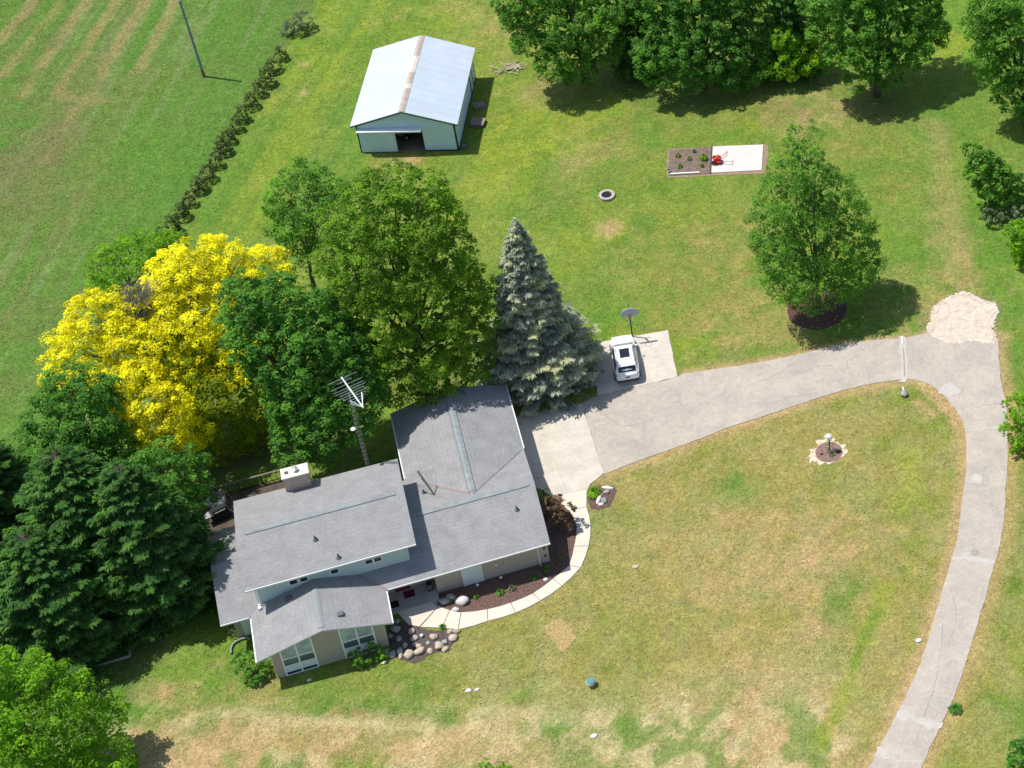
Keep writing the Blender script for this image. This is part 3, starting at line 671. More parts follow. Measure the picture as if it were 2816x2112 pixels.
tall_window(-1.04, .97, 'left tall window, reaching into the low side of the gable'); tall_window(2.58, 4.62, 'right tall window, above the dark green shrub')
# corner boards of the front gable
for x in (-1.575, 5.215): put('corner_trim', MB().box(x, x + .06, 8.405, 8.418, -.05, 2.62), mat('light corner board', (.52, .54, .50), .6) if x < 0 else bpy.data.materials['light corner board'], H)
dp = put('door', MB().box(10.62, 11.84, 11.435, 11.477, .03, 2.1), PALE, H, label='wide pale door panel in the long brick wall')
put('frame', MB().box(10.56, 10.617, 11.42, 11.477, .03, 2.1).box(11.843, 11.9, 11.42, 11.477, .03, 2.1).box(10.56, 11.9, 11.42, 11.477, 2.1, 2.16), WHITE, dp)
put('pane', MB().box(10.8, 11.66, 11.43, 11.434, 1.75, 1.98), GLASS, dp)
put('door', MB().box(-3.12, -2.0, 12.455, 12.497, .1, 2.2), PALE, H, label='pale west door with a dark glass light')
put('pane', MB().box(-2.95, -2.4, 12.445, 12.453, 1.72, 2.05), GLASS, bpy.data.objects['door.001'])
put('downspout', MB().tube([(15.66, 11.42, 2.5), (15.62, 11.43, 2.3), (15.62, 11.43, .1), (15.62, 11.2, .06)], .04, 6), WHITE, H)
for z in (1.55, .75): put('meter_box', MB().box(15.98, 16.1, 11.39, 11.478, z - .09, z + .09), mat('dark meter box', (.07, .07, .07), .5) if z > 1 else bpy.data.materials['dark meter box'], H)
put('wall_lamp', MB().lathe((12.82, 11.38, 1.28), [(.0, .0), (.06, .02), (.075, .1), (.05, .18), (.0, .2)], 10).box(12.79, 12.85, 11.38, 11.478, 1.36, 1.4), WHITE, H)
for z0, z1, y0, y1 in ((0, .14, 9.9, 12.49),):
    put('porch', MB().box(5.28, 8.86, y0 + .9, y1, -.2, .17), mat('grey porch concrete', (.42, .40, .37), .85, .1, 1.5), H)
dr = put('door', MB().box(6.3, 7.25, 12.44, 12.497, .18, 2.2), mat('dark red front door', (.16, .02, .03), .5), H, label='dark red front door deep in the porch'); put('handle', MB().tube([(7.15, 12.38, 1.15), (7.15, 12.44, 1.15)], .03, 8), mat('brass', (.5, .38, .15), .3, metal=1), dr)
put('garage_door', MB().box(16.225, 16.26, 20.4, 25.3, 0.05, 2.3), WHITE, H)
# chimney
CH = put('chimney', MB().box(1.08, 2.68, 19.08, 19.92, 4.4, 6.52), mat('buff chimney brick', (.44, .35, .28), .9, .12, 6), H)
CB = MB().box(1.02, 2.74, 19.02, 19.98, 6.52, 6.62)
put('cap', CB, mat('pale mortar cap', (.72, .66, .58), .9, .06, 5), CH); bevel(bpy.data.objects['cap'], .02)
put('flue', MB().tube([(1.92, 19.5, 6.62), (1.92, 19.5, 6.82)], .13, 12).lathe((1.92, 19.5, 6.82), [(.2, 0), (.2, .03), (.06, .1), (0, .11)], 12), mat('bright steel', (.75, .77, .8), .3, metal=.8), CH)
put('flue', MB().box(1.25, 1.48, 19.4, 19.6, 6.622, 6.68), DARKL, CH, label='square dark flue')
# pipes and vents
VENT = mat('dark plastic pipe', (.045, .047, .052), .6); BOOT = mat('grey vent boot', (.12, .125, .14), .7)


def vent(x, y, z, h=.35, r=.055):
    o = put('vent_pipe', MB().tube([(x, y, z - .05), (x, y, z + h)], r, 10), VENT, H)
    put('boot', MB().lathe((x, y, z), [(.17, -.03), (.16, .02), (.07, .12)], 12), BOOT, o)


vent(2.39, 13.93, uz + um * (13.93 - uy1)); vent(3.54, 12.30, uz + um * (12.30 - uy1)); vent(14.92, 13.7, ze + sl_ * (13.7 - ys)); vent(9.4, 17.55, ze + sl_ * (19.81 - 17.55))
for x, y, s in ((.04, 11.73, 1), (2.96, 9.12, -1)):
    z = szr - sl_ * abs(x - sxr); put('roof_vent', MB().box(x - .2, x + .2, y - .18, y + .18, z - .08, z + .17), BOOT, H); bevel(bpy.data.objects['roof_vent' if s > 0 else 'roof_vent.001'], .07, 3)
z = ze + sl_ * (12.3 - yw_); put('downspout', MB().tube([(-1.72, 12.28, 4.95), (-1.72, 12.28, 3.05), (-1.75, 12.1, 2.98)], .05, 6), WHITE, H)
put('elbow', MB().box(-1.83, -1.63, 11.85, 12.05, z - .1, z + .22), WHITE, H)
solo('doormat', MB().box(5.55, 6.35, 11.2, 11.75, .17, .19), mat('black mat', (.015, .015, .017), .9), 'black doormat on the shaded porch floor', 'doormat')
solo('doormat', MB().box(6.75, 7.45, 11.7, 12.3, .17, .19), mat('dark red mat', (.12, .012, .035), .9), 'dark red doormat at the front door', 'doormat')
ln = thing('lantern', 'square glass lantern standing at the end of the porch', 'lantern', (8.45, 11.9, .17))
put('frame', MB().box(-.17, .17, -.17, .17, 0, .04).box(-.17, .17, -.17, .17, .6, .64).box(-.17, -.14, -.17, -.14, .04, .6).box(.14, .17, -.17, -.14, .04, .6).box(.14, .17, .14, .17, .04, .6).box(-.17, -.14, .14, .17, .04, .6), mat('black iron', (.02, .02, .02), .5), ln, local=True)
put('pane', MB().box(-.135, .135, -.135, .135, .04, .6), DKGL, ln, local=True)

# ------------------------------------------------------------ aerial on its lattice mast
AL = mat('bright aluminium', (.78, .8, .84), .35, metal=.55); GAL = mat('weathered steel', (.20, .18, .165), .7)
t = thing('antenna_mast', 'tall lattice television mast with a white aerial, standing behind the chimney side of the house', 'antenna', (6.3, 20.25, 0))
mb = MB(); tri = [Vector((math.cos(a) * .14, math.sin(a) * .14, 0)) for a in (.4, 2.5, 4.6)]
for p in tri: mb.tube([p, p + Vector((0, 0, 10.6))], .016, 5)
for k in range(26):
    for i in range(3): a = tri[i] + Vector((0, 0, k * .4)); b = tri[(i + 1) % 3] + Vector((0, 0, k * .4 + .4)); mb.tube([a, b], .008, 4)
    for i in range(3): mb.tube([tri[i] + Vector((0, 0, k * .4)), tri[(i + 1) % 3] + Vector((0, 0, k * .4))], .012, 4)
put('mast', mb, GAL, t, local=True)
put('pole', MB().tube([(0, 0, 10.4), (0, 0, 11.7)], .02, 8), AL, t, local=True)
B0, B1 = Vector((-.25, 1.71, 11.6)), Vector((.69, -1.56, 11.6)); bd = (B1 - B0).normalized(); bn = Vector((-bd.y, bd.x, 0))
put('boom', MB().tube([B0, B1], .06, 8).tube([B0.lerp(B1, .25) + Vector((0, 0, -.25)), B0.lerp(B1, .7) + Vector((0, 0, -.02))], .03, 6), AL, t, local=True)
for i, f in enumerate((.03, .13, .23, .33, .40, .47, .54, .61, .68, .75)):
    c = B0.lerp(B1, f); L = (1.0, .5, 1.1, 1.0, 1.05, .85, .95, .75, .55, .45)[i]
    put('element', MB().tube([c - bn * L, c + bn * L], .011, 5), AL, t, local=True)
mb = MB(); c = B0.lerp(B1, .68)
for s in (1, -1):
    for k in (0, .28): mb.tube([B0.lerp(B1, .98), c + bn * s * .42 + Vector((0, 0, k * s))], .024, 6)
    mb.tube([c + bn * s * .42 + Vector((0, 0, s * .28)), c + bn * s * .42], .02, 5)
put('corner_reflector', mb, AL, t, local=True)
put('dish', MB().lathe((-.32, -.1, 8.3), [(.0, .0), (.08, .03), (.14, .1), (.16, .16), (.13, .12), (.0, .05)], 16).tube([(-.32, -.1, 8.3), (-.1, 0, 8.25)], .02, 6), mat('white dish', (.8, .8, .8), .4), t, local=True)

# ------------------------------------------------------------ barn
BW, BL, BZ, BM = 8.745, 10.94, 3.09, .343
B = thing('pole_barn', 'white metal barn with an open sliding door, alone on the grass behind the trees', 'barn', (10.07, 60.23, 0), R(-17.636))
TIN = mat('white sheet metal', (.49, .555, .63), .42, .05, .6, .0, spec=.5); TINW = mat('pale blue white siding', (.56, .71, .83), .5, .04, 1.2, spec=.4)
for M_, k, ax in ((TIN, 9.0, 'Y'), (TINW, 10.0, 'X')):
    n = M_.node_tree.nodes; l = M_.node_tree.links; tc = n.new('ShaderNodeTexCoord'); w = n.new('ShaderNodeTexWave'); w.bands_direction = ax; w.inputs['Scale'].default_value = k / 6.28; w.inputs['Distortion'].default_value = 0
    l.new(tc.outputs['Object'], w.inputs[0]); bp = n.new('ShaderNodeBump'); bp.inputs['Strength'].default_value = .25; bp.inputs['Distance'].default_value = .02; l.new(w.outputs[1], bp.inputs['Height']); l.new(bp.outputs[0], n['Principled BSDF'].inputs['Normal'])
BLK = mat('black trim', (.025, .028, .034), .5); bh = BW / 2; bzr = BZ + BM * bh
put('roof', MB().plate([(0, 0, BZ), (bh, 0, bzr), (bh, BL, bzr), (0, BL, BZ)], .07, 0, 1).plate([(bh, 0, bzr), (BW, 0, BZ), (BW, BL, BZ), (bh, BL, bzr)], .07, 0, 1), [TIN, WHITE], B, local=True)
rib = MB()
for k in range(1, 12):
    y = k * .912
    for s in (0, 1):
        x0, x1 = (0.02, bh) if s == 0 else (BW - .02, bh)
        z0 = BZ + BM * .02
        vs = []
        for x, z in ((x0, z0), (x1, bzr)): vs += [(x, y - .03, z + .002), (x, y - .012, z + .016), (x, y + .012, z + .016), (x, y + .03, z + .002)]
        rib.add(vs, [(0, 1, 5, 4), (1, 2, 6, 5), (2, 3, 7, 6)] if s else [(4, 5, 1, 0), (5, 6, 2, 1), (6, 7, 3, 2)])
put('roof_rib', rib, TIN, B, local=True)
sk_ = MB(); seg = [0.04, 1.7, 3.2, 3.9, 5.5, 7.9, BL - .04]; SKM = [mat('fibreglass ridge strip', (.42, .35, .29), .6, .12, 2.5), mat('fibreglass ridge strip pale', (.60, .54, .46), .6, .1, 2.5)]
for k in range(6):
    y0, y1 = seg[k], seg[k + 1] - .02
    for s in (-1, 1):
        xs_ = bh + s * .26; zz = bzr - .26 * BM + .035
        vs = [(bh, y0, bzr + .045), (bh, y1, bzr + .045), (xs_, y1, zz), (xs_, y0, zz)]
        sk_.add(vs, [(3, 2, 1, 0)] if s > 0 else [(0, 1, 2, 3)], 1 if k in (2, 4) else 0)
        sk_.add([(xs_, y0, zz), (xs_, y1, zz), (xs_, y1, zz - .04), (xs_, y0, zz - .04)], [(0, 1, 2, 3)], 0)
put('skylight', sk_, SKM, B, local=True)
i0 = .35; i1 = BW - .35; D0, D1, DZ = 3.39, 5.66, 2.46; wt = .1
wf = MB()                                         # front wall round the door opening
wf.box(i0, D0, .3, .3 + wt, .06, 3.05).box(D1, i1, .3, .3 + wt, .06, 3.05).box(D0, D1, .3, .3 + wt, DZ, 3.05)
wf.add([(x, y, z) for y in (.3, .3 + wt) for x, z in ((i0, 3.05), (i1, 3.05), (bh, bzr - .14))], [(0, 1, 2), (5, 4, 3)])
wf.box(i0, i0 + wt, .3 + wt, BL - .3 - wt, .06, 3.05).box(i1 - wt, i1, .3 + wt, BL - .3 - wt, .06, 3.05).box(i0, i1, BL - .3 - wt, BL - .3, .06, 3.05)
wf.add([(x, y, z) for y in (BL - .3 - wt, BL - .3) for x, z in ((i0, 3.05), (i1, 3.05), (bh, bzr - .14))], [(0, 1, 2), (5, 4, 3)])
put('wall', wf, TINW, B, local=True)
sd = put('sliding_door', MB().box(.47, D0, .2, .255, .1, DZ), TINW, B, local=True)
put('door_track', MB().box(.42, D1 + .03, -.22, .29, 2.46, 2.6), WHITE, B, local=True)  # deepened beyond the eave shadow so its top is sunlit
for x, y in ((i0 - .02, .28), (i1 - .11, .28), (i0 - .02, BL - .42), (i1 - .11, BL - .42)): put('corner_trim', MB().box(x, x + .13, y, y + .13, .0, 3.06), BLK, B, local=True)
put('base_trim', MB().box(i0 + .12, D0, .285, .299, -.1, .12).box(D1, i1 - .12, .285, .299, -.1, .12).box(i1 + .001, i1 + .014, .42, BL - .43, -.1, .14), BLK, B, local=True)
rk = MB()
for s in (0, 1):
    xa, xb = (0, bh) if s == 0 else (BW, bh)
    rk.add([(xa, .012, BZ - .075), (xb, .012, bzr - .075), (xb, .012, bzr - .2), (xa, .012, BZ - .2), (xa, .06, BZ - .075), (xb, .06, bzr - .075), (xb, .06, bzr - .2), (xa, .06, BZ - .2)], [(0, 3, 2, 1), (4, 5, 6, 7), (3, 7, 6, 2), (0, 1, 5, 4)] if s == 0 else [(0, 1, 2, 3), (7, 6, 5, 4), (3, 2, 6, 7), (0, 4, 5, 1)])
put('rake_trim', rk, BLK, B, local=True)
sdo = put('side_door', MB().box(i1 + .002, i1 + .03, 8.35, 9.25, .1, 2.2), TINW, B, local=True)
put('frame', MB().box(i1 + .002, i1 + .045, 8.2, 8.345, .05, 2.25).box(i1 + .002, i1 + .045, 9.255, 9.4, .05, 2.25).box(i1 + .002, i1 + .045, 8.2, 9.4, 2.25, 2.35), BLK, sdo, local=True)
put('floor', MB().box(i0 + wt, i1 - wt, .3, BL - .3 - wt, -.1, .05), mat('dusty barn floor', (.20, .165, .13), .95, .2, 2), B, local=True)
# small tractor just inside the barn
bm_ = RM[B.name]; tp = bm_ @ Vector((3.55, 2.3, .05))
t = thing('lawn_tractor', 'dim lawn tractor parked just inside the open barn door', 'tractor', tp, R(70))
RUB = mat('black rubber', (.018, .018, .018), .85); TCOL = mat('faded tan tractor paint', (.42, .34, .22), .5)
put('body', MB().box(-.3, .3, .3, 1.2, .35, .85).box(-.38, .38, -.55, .3, .3, .5), TCOL, t, local=True); bevel(bpy.data.objects['body'], .05)
put('seat', MB().box(-.22, .22, -.5, -.05, .62, .72).box(-.22, .22, -.55, -.47, .72, 1.05).box(-.1, .1, -.4, -.2, .5, .62), mat('pale seat', (.5, .48, .42), .6), t, local=True)
put('steering_wheel', MB().tube([(0, .2, .8), (0, .08, 1.05)], .025, 6).lathe((0, .06, 1.07), [(.18, 0), (.2, .02), (.18, .04), (.16, .02), (.18, 0)], 14), RUB, t, local=True)
for x in (-.45, .45):
    for y, r in ((-.35, .3), (1.0, .2)):
        w_ = put('wheel', MB().tube([(x - .1, y, r), (x + .1, y, r)], r, 16), RUB, t, local=True); put('hub', MB().tube([(x - .11, y, r), (x + .11, y, r)], r * .45, 10), TCOL, w_, local=True)
# slabs lying in the barn's shade
GB = mat('grey brown boards', (.24, .20, .17), .9, .2, 3)
for (u, v, sx, sy, sz, rz, lab) in ((9.35, 6.3, .95, .7, .3, .2, 'grey stack of boards nearer the barn back corner'), (9.5, 3.9, 1.15, 1.0, .35, -.15, 'larger grey brown stack of boards lying in the barn shade'), (8.75, .75, .35, .3, .2, .3, 'small pale block at the front foot of the barn')):
    q = bm_ @ Vector((u, v, 0)); mbx = MB()
    Mx = Matrix.Translation(q) @ Matrix.Rotation(rz - .3, 4, 'Z')
    for k in range(3): e = random.uniform(-.06, .06); mbx.box(-sx / 2 + e, sx / 2 + e, -sy / 2 - e, sy / 2 - e, k * sz / 3 + .002 * k, (k + 1) * sz / 3, M=Mx)
    solo('board_stack', mbx, GB, lab, 'boards', origin=q)

# ------------------------------------------------------------ utility pole
up_ = at(440, 165)
t = thing('utility_pole', 'tall grey utility pole standing at the edge of the mown field', 'utility pole', up_)
put('pole', MB().tube([(0, 0, .75), (-.18, .0, 8.3)], [.125, .1], 12), mat('grey weathered wood', (.27, .265, .27), .9, .15, 3), t, local=True)
put('base', MB().tube([(.02, 0, -.2), (0, 0, .75)], [.14, .128], 12), mat('rusty brown pole foot', (.30, .12, .05), .9, .2, 5), t, local=True)
put('collar', MB().tube([(-.17, 0, 8.0), (-.18, 0, 8.1)], .13, 10), GAL, t, local=True)

# ------------------------------------------------------------ basketball stand
bb = at(*cc(770, 700))
t = thing('basketball_hoop', 'basketball stand with a grey fan shaped backboard at the edge of the concrete parking pad', 'basketball hoop', bb, R(-6))
MET = mat('dark post', (.035, .037, .04), .5); BOARD = mat('grey backboard', (.42, .44, .48), .4, .06, 4)
put('pole', MB().tube([(0, 0, -.1), (-.02, 0, 2.55), (0, -.35, 2.95)], .055, 10), MET, t, local=True)
fan = [(-.62, 2.62), (.62, 2.62), (.66, 2.8)] + [(math.cos(a) * .68, 2.88 + math.sin(a) * .55) for a in np.linspace(.1, math.pi - .1, 12)] + [(-.66, 2.8)]
bd_ = MB(); nf = len(fan)
bd_.add([(x, -.42, z) for x, z in fan] + [(x, -.37, z) for x, z in fan], [tuple(range(nf)), tuple(range(2 * nf - 1, nf - 1, -1))] + [(i, nf + i, nf + (i + 1) % nf, (i + 1) % nf) for i in range(nf)])
put('backboard', bd_, BOARD, t, local=True)
rm = MB(); ring = [(math.cos(a) * .23, -.68 + math.sin(a) * .23, 2.75) for a in np.linspace(0, 2 * math.pi, 20)]
rm.tube(ring, .014, 6).tube([(0, -.42, 2.75), (0, -.45, 2.75)], .05, 6)
put('rim', rm, mat('orange rim', (.5, .13, .04), .5), t, local=True)
put('bracket', MB().tube([(0, 0, 2.2), (0, -.36, 2.75)], .03, 6).tube([(0, .02, 2.5), (0, .15, 3.3)], .025, 6), MET, t, local=True)
for x in (-.3, .3): put('net_cord', MB().tube([(x * .7, -.68, 2.75), (x * .4, -.68, 2.35)], .008, 4), WHITE, t, local=True)

# ------------------------------------------------------------ car
rear, front = at(*cc(718, 1432)), at(*cc(620, 828)); axd = (front - rear); ang = math.atan2(axd.y, axd.x) - math.pi / 2
CARL = 4.62; base = rear + axd.normalized() * .02; base.z = .045
t = thing('parked_car', 'white sport utility car with a dark sunroof parked on the concrete pad', 'car', base, ang)
PAINT = mat('white car paint', (.80, .81, .83), .22, spec=.6, coat=.6); CGL = mat('car glass', (.012, .014, .020), .04, spec=.9); BPL = mat('black car plastic', (.02, .02, .022), .6); RIM = mat('alloy', (.5, .5, .52), .3, metal=.9)
ST = [(.0, .74, .46, .96), (.05, .82, .38, 1.02), (.35, .91, .3, 1.06), (1.0, .945, .27, 1.06), (2.2, .95, .26, 1.04), (3.2, .945, .27, 1.01), (3.7, .93, .28, .965), (4.15, .885, .30, .90), (4.42, .80, .34, .82), (4.56, .66, .4, .74), (4.62, .5, .48, .66)]
def sec(w, z0, z1):
    pr = [(w * .86, z0), (w * .97, z0 + .1), (w, (z0 + z1) / 2), (w * .985, z1 - .16), (w * .93, z1 - .05), (w * .82, z1 - .005), (w * .45, z1 + .022)]
    return [(-x, z) for x, z in pr] + [(x, z) for x, z in pr[::-1]]
body = MB(); vs = []
for y, w, z0, z1 in ST: vs += [(x, y, z) for x, z in sec(w, z0, z1)]
ns = 14; fs = []
for i in range(len(ST) - 1):
    for k in range(ns): fs.append((i * ns + k, (i + 1) * ns + k, (i + 1) * ns + (k + 1) % ns, i * ns + (k + 1) % ns))
fs += [tuple(range(ns)), tuple(range(len(ST) * ns - 1, (len(ST) - 1) * ns - 1, -1))]
body.add(vs, fs)
cb_ = put('body', body, PAINT, t, local=True, smooth=True)
sub = cb_.modifiers.new('sub', 'SUBSURF'); sub.levels = sub.render_levels = 2
# greenhouse: pillars and roof skin as one loft, panes just proud of it
GH = [(.16, .80, 1.03), (.30, .775, 1.28), (.52, .70, 1.56), (.62, .67, 1.635), (1.3, .665, 1.675), (2.0, .66, 1.67), (2.45, .64, 1.63), (2.62, .66, 1.58), (3.0, .74, 1.3), (3.42, .82, 1.02)]
gv = []; gf = []
def gsec(y, wt_, zt): wb = .86; return [(-wb, 1.0), (-(wt_ + (wb - wt_) * .12), zt - .06), (-wt_ + .06, zt), (0, zt + .015), (wt_ - .06, zt), ((wt_ + (wb - wt_) * .12), zt - .06), (wb, 1.0)]
for y, wt_, zt in GH: gv += [(x, y, z) for x, z in gsec(y, wt_, zt)]
for i in range(len(GH) - 1):
    for k in range(6): gf.append((i * 7 + k, (i + 1) * 7 + k, (i + 1) * 7 + k + 1, i * 7 + k + 1))
gf += [tuple(range(7)), tuple(range(69, 62, -1))]
put('roof', MB().add(gv, gf), PAINT, t, local=True, smooth=False); bevel(bpy.data.objects['roof.006'] if 'roof.006' in bpy.data.objects else bpy.data.objects['roof'], .012)
def lift(pts, n, e=.012): n = Vector(n).normalized() * e; return [Vector(p) + n for p in pts]
put('rear_window', MB().add(lift([(-.66, .235, 1.14), (.66, .235, 1.14), (.60, .50, 1.52), (-.60, .50, 1.52)], (0, -.82, .57), .03), [(0, 1, 2, 3)]), CGL, t, local=True)
put('windshield', MB().add(lift([(-.74, 3.36, 1.06), (.74, 3.36, 1.06), (.62, 2.68, 1.54), (-.62, 2.68, 1.54)], (0, .58, .82), .03), [(3, 2, 1, 0)]), CGL, t, local=True)
for s in (-1, 1):
    for y0, y1, yt0, yt1 in ((.5, 1.25, .72, 1.28), (1.33, 2.05, 1.36, 2.02), (2.13, 3.05, 2.10, 2.5)):
        pts = [(s * .862, y0, 1.06), (s * .862, y1, 1.06), (s * .725, yt1, 1.52), (s * .725, yt0, 1.52)]
        put('side_window', MB().add(lift(pts, (s, 0, .28), .015), [(0, 1, 2, 3) if s > 0 else (3, 2, 1, 0)]), CGL, t, local=True)
put('sunroof', MB().box(-.36, .36, 1.22, 2.18, 1.688, 1.702), CGL, t, local=True); bevel(bpy.data.objects['sunroof'], .05, 3)
for s in (-1, 1):
    put('roof_rail', MB().tube([(s * .62, .75, 1.66), (s * .62, .85, 1.71), (s * .61, 2.25, 1.70), (s * .60, 2.35, 1.645)], .02, 6), mat('silver rail', (.55, .57, .6), .35, metal=.6) if s < 0 else bpy.data.materials['silver rail'], t, local=True)
    put('tail_light', MB().add([(s * .50, .012, .92), (s * .88, .16, .93), (s * .90, .30, 1.02), (s * .80, .10, 1.04), (s * .50, .01, 1.0), (s * .52, .06, .93)], [(0, 1, 3, 4), (1, 2, 3)] if s > 0 else [(4, 3, 1, 0), (3, 2, 1)]), mat('dark red lamp', (.10, .008, .012), .2, spec=.7) if s < 0 else bpy.data.materials['dark red lamp'], t, local=True)
    put('headlight', MB().box(s * .62 - .14, s * .62 + .14, 4.38, 4.5, .68, .78), mat('clear lamp', (.6, .63, .66), .1, spec=.8) if s < 0 else bpy.data.materials['clear lamp'], t, local=True)
    put('mirror', MB().box(s * .99 - .11, s * .99 + .11, 2.86, 2.98, 1.04, 1.18), PAINT, t, local=True); bevel(bpy.data.objects['mirror' if s < 0 else 'mirror.001'], .04, 3)
    for y in (.86, 3.72):
        w_ = put('wheel', MB().tube([(s * .74, y, .35), (s * .76, y, .35), (s * .95, y, .35), (s * .97, y, .35)], [.31, .35, .35, .31], 24), RUB, t, local=True)
        put('rim', MB().tube([(s * .965, y, .35), (s * .98, y, .35)], [.23, .21], 16), RIM, w_, local=True)
put('bumper', MB().box(-.8, .8, -.035, .12, .36, .5), BPL, t, local=True); bevel(bpy.data.objects['bumper'], .03)
put('licence_plate', MB().box(-.16, .16, -.02, .005, .74, .86), mat('blue plate', (.03, .07, .18), .4), t, local=True)
put('spoiler', MB().box(-.62, .62, .36, .56, 1.6, 1.63), PAINT, t, local=True)

# ------------------------------------------------------------ foliage builders
NPR = np.random.default_rng(12)


def unit(v): return v / np.maximum(np.linalg.norm(v, axis=-1, keepdims=True), 1e-9)


def leaf_cards(c, n, size, asp=.62, rg=NPR, droop=None):
    """rhombus leaves: centres c, normals n, half lengths size"""
    N = len(c); rv = rg.normal(size=(N, 3)) if droop is None else droop + .35 * rg.normal(size=(N, 3))
    u = unit(rv - n * np.sum(rv * n, 1, keepdims=True)); v = np.cross(n, u)
    s = size[:, None]
    P = np.stack([c - u * s, c + v * s * asp - u * s * .1 + n * s * .18, c + u * s, c - v * s * asp - u * s * .1 + n * s * .18], 1)
    return P.reshape(-1, 3)


def finish_leaves(name, vs, tints, material, parent=None):
    f = np.arange(len(vs), dtype=np.int32).reshape(-1, 4)
    me = quad_mesh(name, vs, f, tints)
    return put(name, me, material, parent)


def crown(lobes, dens=1.05, leaf=.17, rc=(.34, .68), per=30, gap=0.0, rg=None, lowcut=-.75, squash=.8, core=True):
    """lobes: (centre, r, rz). Clumps sit on the lobes' outsides; every clump is a dome of leaves."""
    rg = rg or NPR; C = np.array([l[0] for l in lobes]); Rr = np.array([l[1] for l in lobes]); Rz = np.array([l[2] for l in lobes])
    VS = []; TI = []
    for i in range(len(lobes)):
        n = int(4 * math.pi * Rr[i] * (Rr[i] + Rz[i]) / 2 * dens * (1.5 if rc[1] > .6 else 1)) + 3
        d = unit(rg.normal(size=(n, 3))); d = d[d[:, 2] > lowcut]
        k = rg.uniform(.52, .98, (len(d), 1)) ** .8; p = C[i] + d * k * np.array([Rr[i], Rr[i], Rz[i]])
        q = (p[:, None, :] - C[None]) / np.stack([Rr, Rr, Rz], 1)[None]; ins = np.linalg.norm(q, axis=2); ins[:, i] = 9
        keep = (ins.min(1) > .74) & (rg.random(len(p)) > gap) & (p[:, 2] > min(.35, Rr[i] * .25))
        p, d = p[keep], d[keep]
        for j in range(len(p)):
            r = rg.uniform(*rc) * min(1, .55 + Rr[i] * .22); m_ = max(6, int(per * 2.9 * (r / .65) ** 2))
            o = d[j] * .8 + np.array([0, 0, .75]); dd = unit(rg.normal(size=(m_, 3)) + o * 1.15)
            c = p[j] + dd * r * rg.uniform(.55, 1.05, (m_, 1)) * np.array([1, 1, squash]); nn = unit(dd + np.array([0, 0, .75]) + rg.normal(size=(m_, 3)) * .42)
            VS.append(leaf_cards(c, nn, rg.uniform(.5, 1.25, m_) * leaf * .58, rg=rg)); t0 = rg.uniform(.12, .88); TI.append(np.clip(t0 + rg.normal(size=m_) * .2, 0, 1))
        if core:  # big dark inner leaves, added to block light through the crown
            m_ = int(Rr[i] ** 2 * Rz[i] * 3.2); dd = unit(rg.normal(size=(m_, 3))); c = C[i] + dd * (rg.random((m_, 1)) ** .45) * .72 * np.array([Rr[i], Rr[i], Rz[i]]); ok = c[:, 2] > min(.3, Rr[i] * .2); c = c[ok]; m_ = len(c)
            VS.append(leaf_cards(c, unit(rg.normal(size=(m_, 3)) + np.array([0, 0, .6])), rg.uniform(.8, 1.3, m_) * leaf * 1.9, rg=rg)); TI.append(rg.uniform(.05, .5, m_))
    return np.concatenate(VS), np.concatenate(TI)


BARK = mat('grey brown bark', (.115, .088, .065), .95, .3, 5, .8, 18); BARKG = mat('pale grey bark', (.24, .225, .21), .95, .3, 5, .6, 18)


def limbs(base, lobes, r0, rg, bark_h=None):
    mb = MB(); base = Vector(base); zs = [l[0][2] for l in lobes]; top = max(zs) * .78; fork = max(1.2, min(zs) * .62)
    cx = sum(l[0][0] for l in lobes) / len(lobes); cy = sum(l[0][1] for l in lobes) / len(lobes)
    ax = [base + Vector((0, 0, -.2)), base + Vector((rg.uniform(-.1, .1), rg.uniform(-.1, .1), fork)), Vector(((base.x * 2 + cx) / 3, (base.y * 2 + cy) / 3, (fork + top) / 2)), Vector(((base.x + cx) / 2, (base.y + cy) / 2, top))]
    mb.tube(ax, [r0 * 1.25, r0, r0 * .6, r0 * .22], 9)
    for l in lobes:
        c = Vector(l[0]); f = rg.uniform(.25, .7); s = ax[1].lerp(ax[2], f) if c.z > ax[2].z else ax[1].lerp(ax[2], f * .5)
        md = s.lerp(c, .55) + Vector((rg.uniform(-.4, .4), rg.uniform(-.4, .4), rg.uniform(0, .5)))
        mb.tube([s, md, c], [r0 * .4, r0 * .25, r0 * .1], 6)
        for k in range(4):
            e = c + Vector((rg.uniform(-1, 1), rg.uniform(-1, 1), rg.uniform(-.2, 1))).normalized() * l[1] * .8
            mb.tube([md.lerp(c, rg.uniform(.3, 1)), e], [r0 * .12, r0 * .04], 5)
    return mb


def tree(name, label, base, spec, leafm, r0=.22, seed=1, group=None, cat='tree', bark=None, **k):
    """spec: (x, y, depth offset, radius[, vertical stretch]) - x, y overview pixel, the lobe standing depth metres behind the base"""
    rg = np.random.default_rng(seed); B_ = at(*base) if len(base) == 2 else Vector(base)
    L = []
    for s in spec:
        c = at_y(s[0], s[1], B_.y + s[2]); r = s[3]; L.append((np.array([c.x, c.y, max(c.z, r * .5)]), r, r * (s[4] if len(s) > 4 else .88)))
    t = thing(name, label, cat, B_, 0, group)
    put('trunk', limbs(B_, L, r0, random.Random(seed)), bark or BARK, t, smooth=True)
    v, ti = crown(L, rg=rg, **k); finish_leaves('crown', v, ti, leafm, t)
    return t


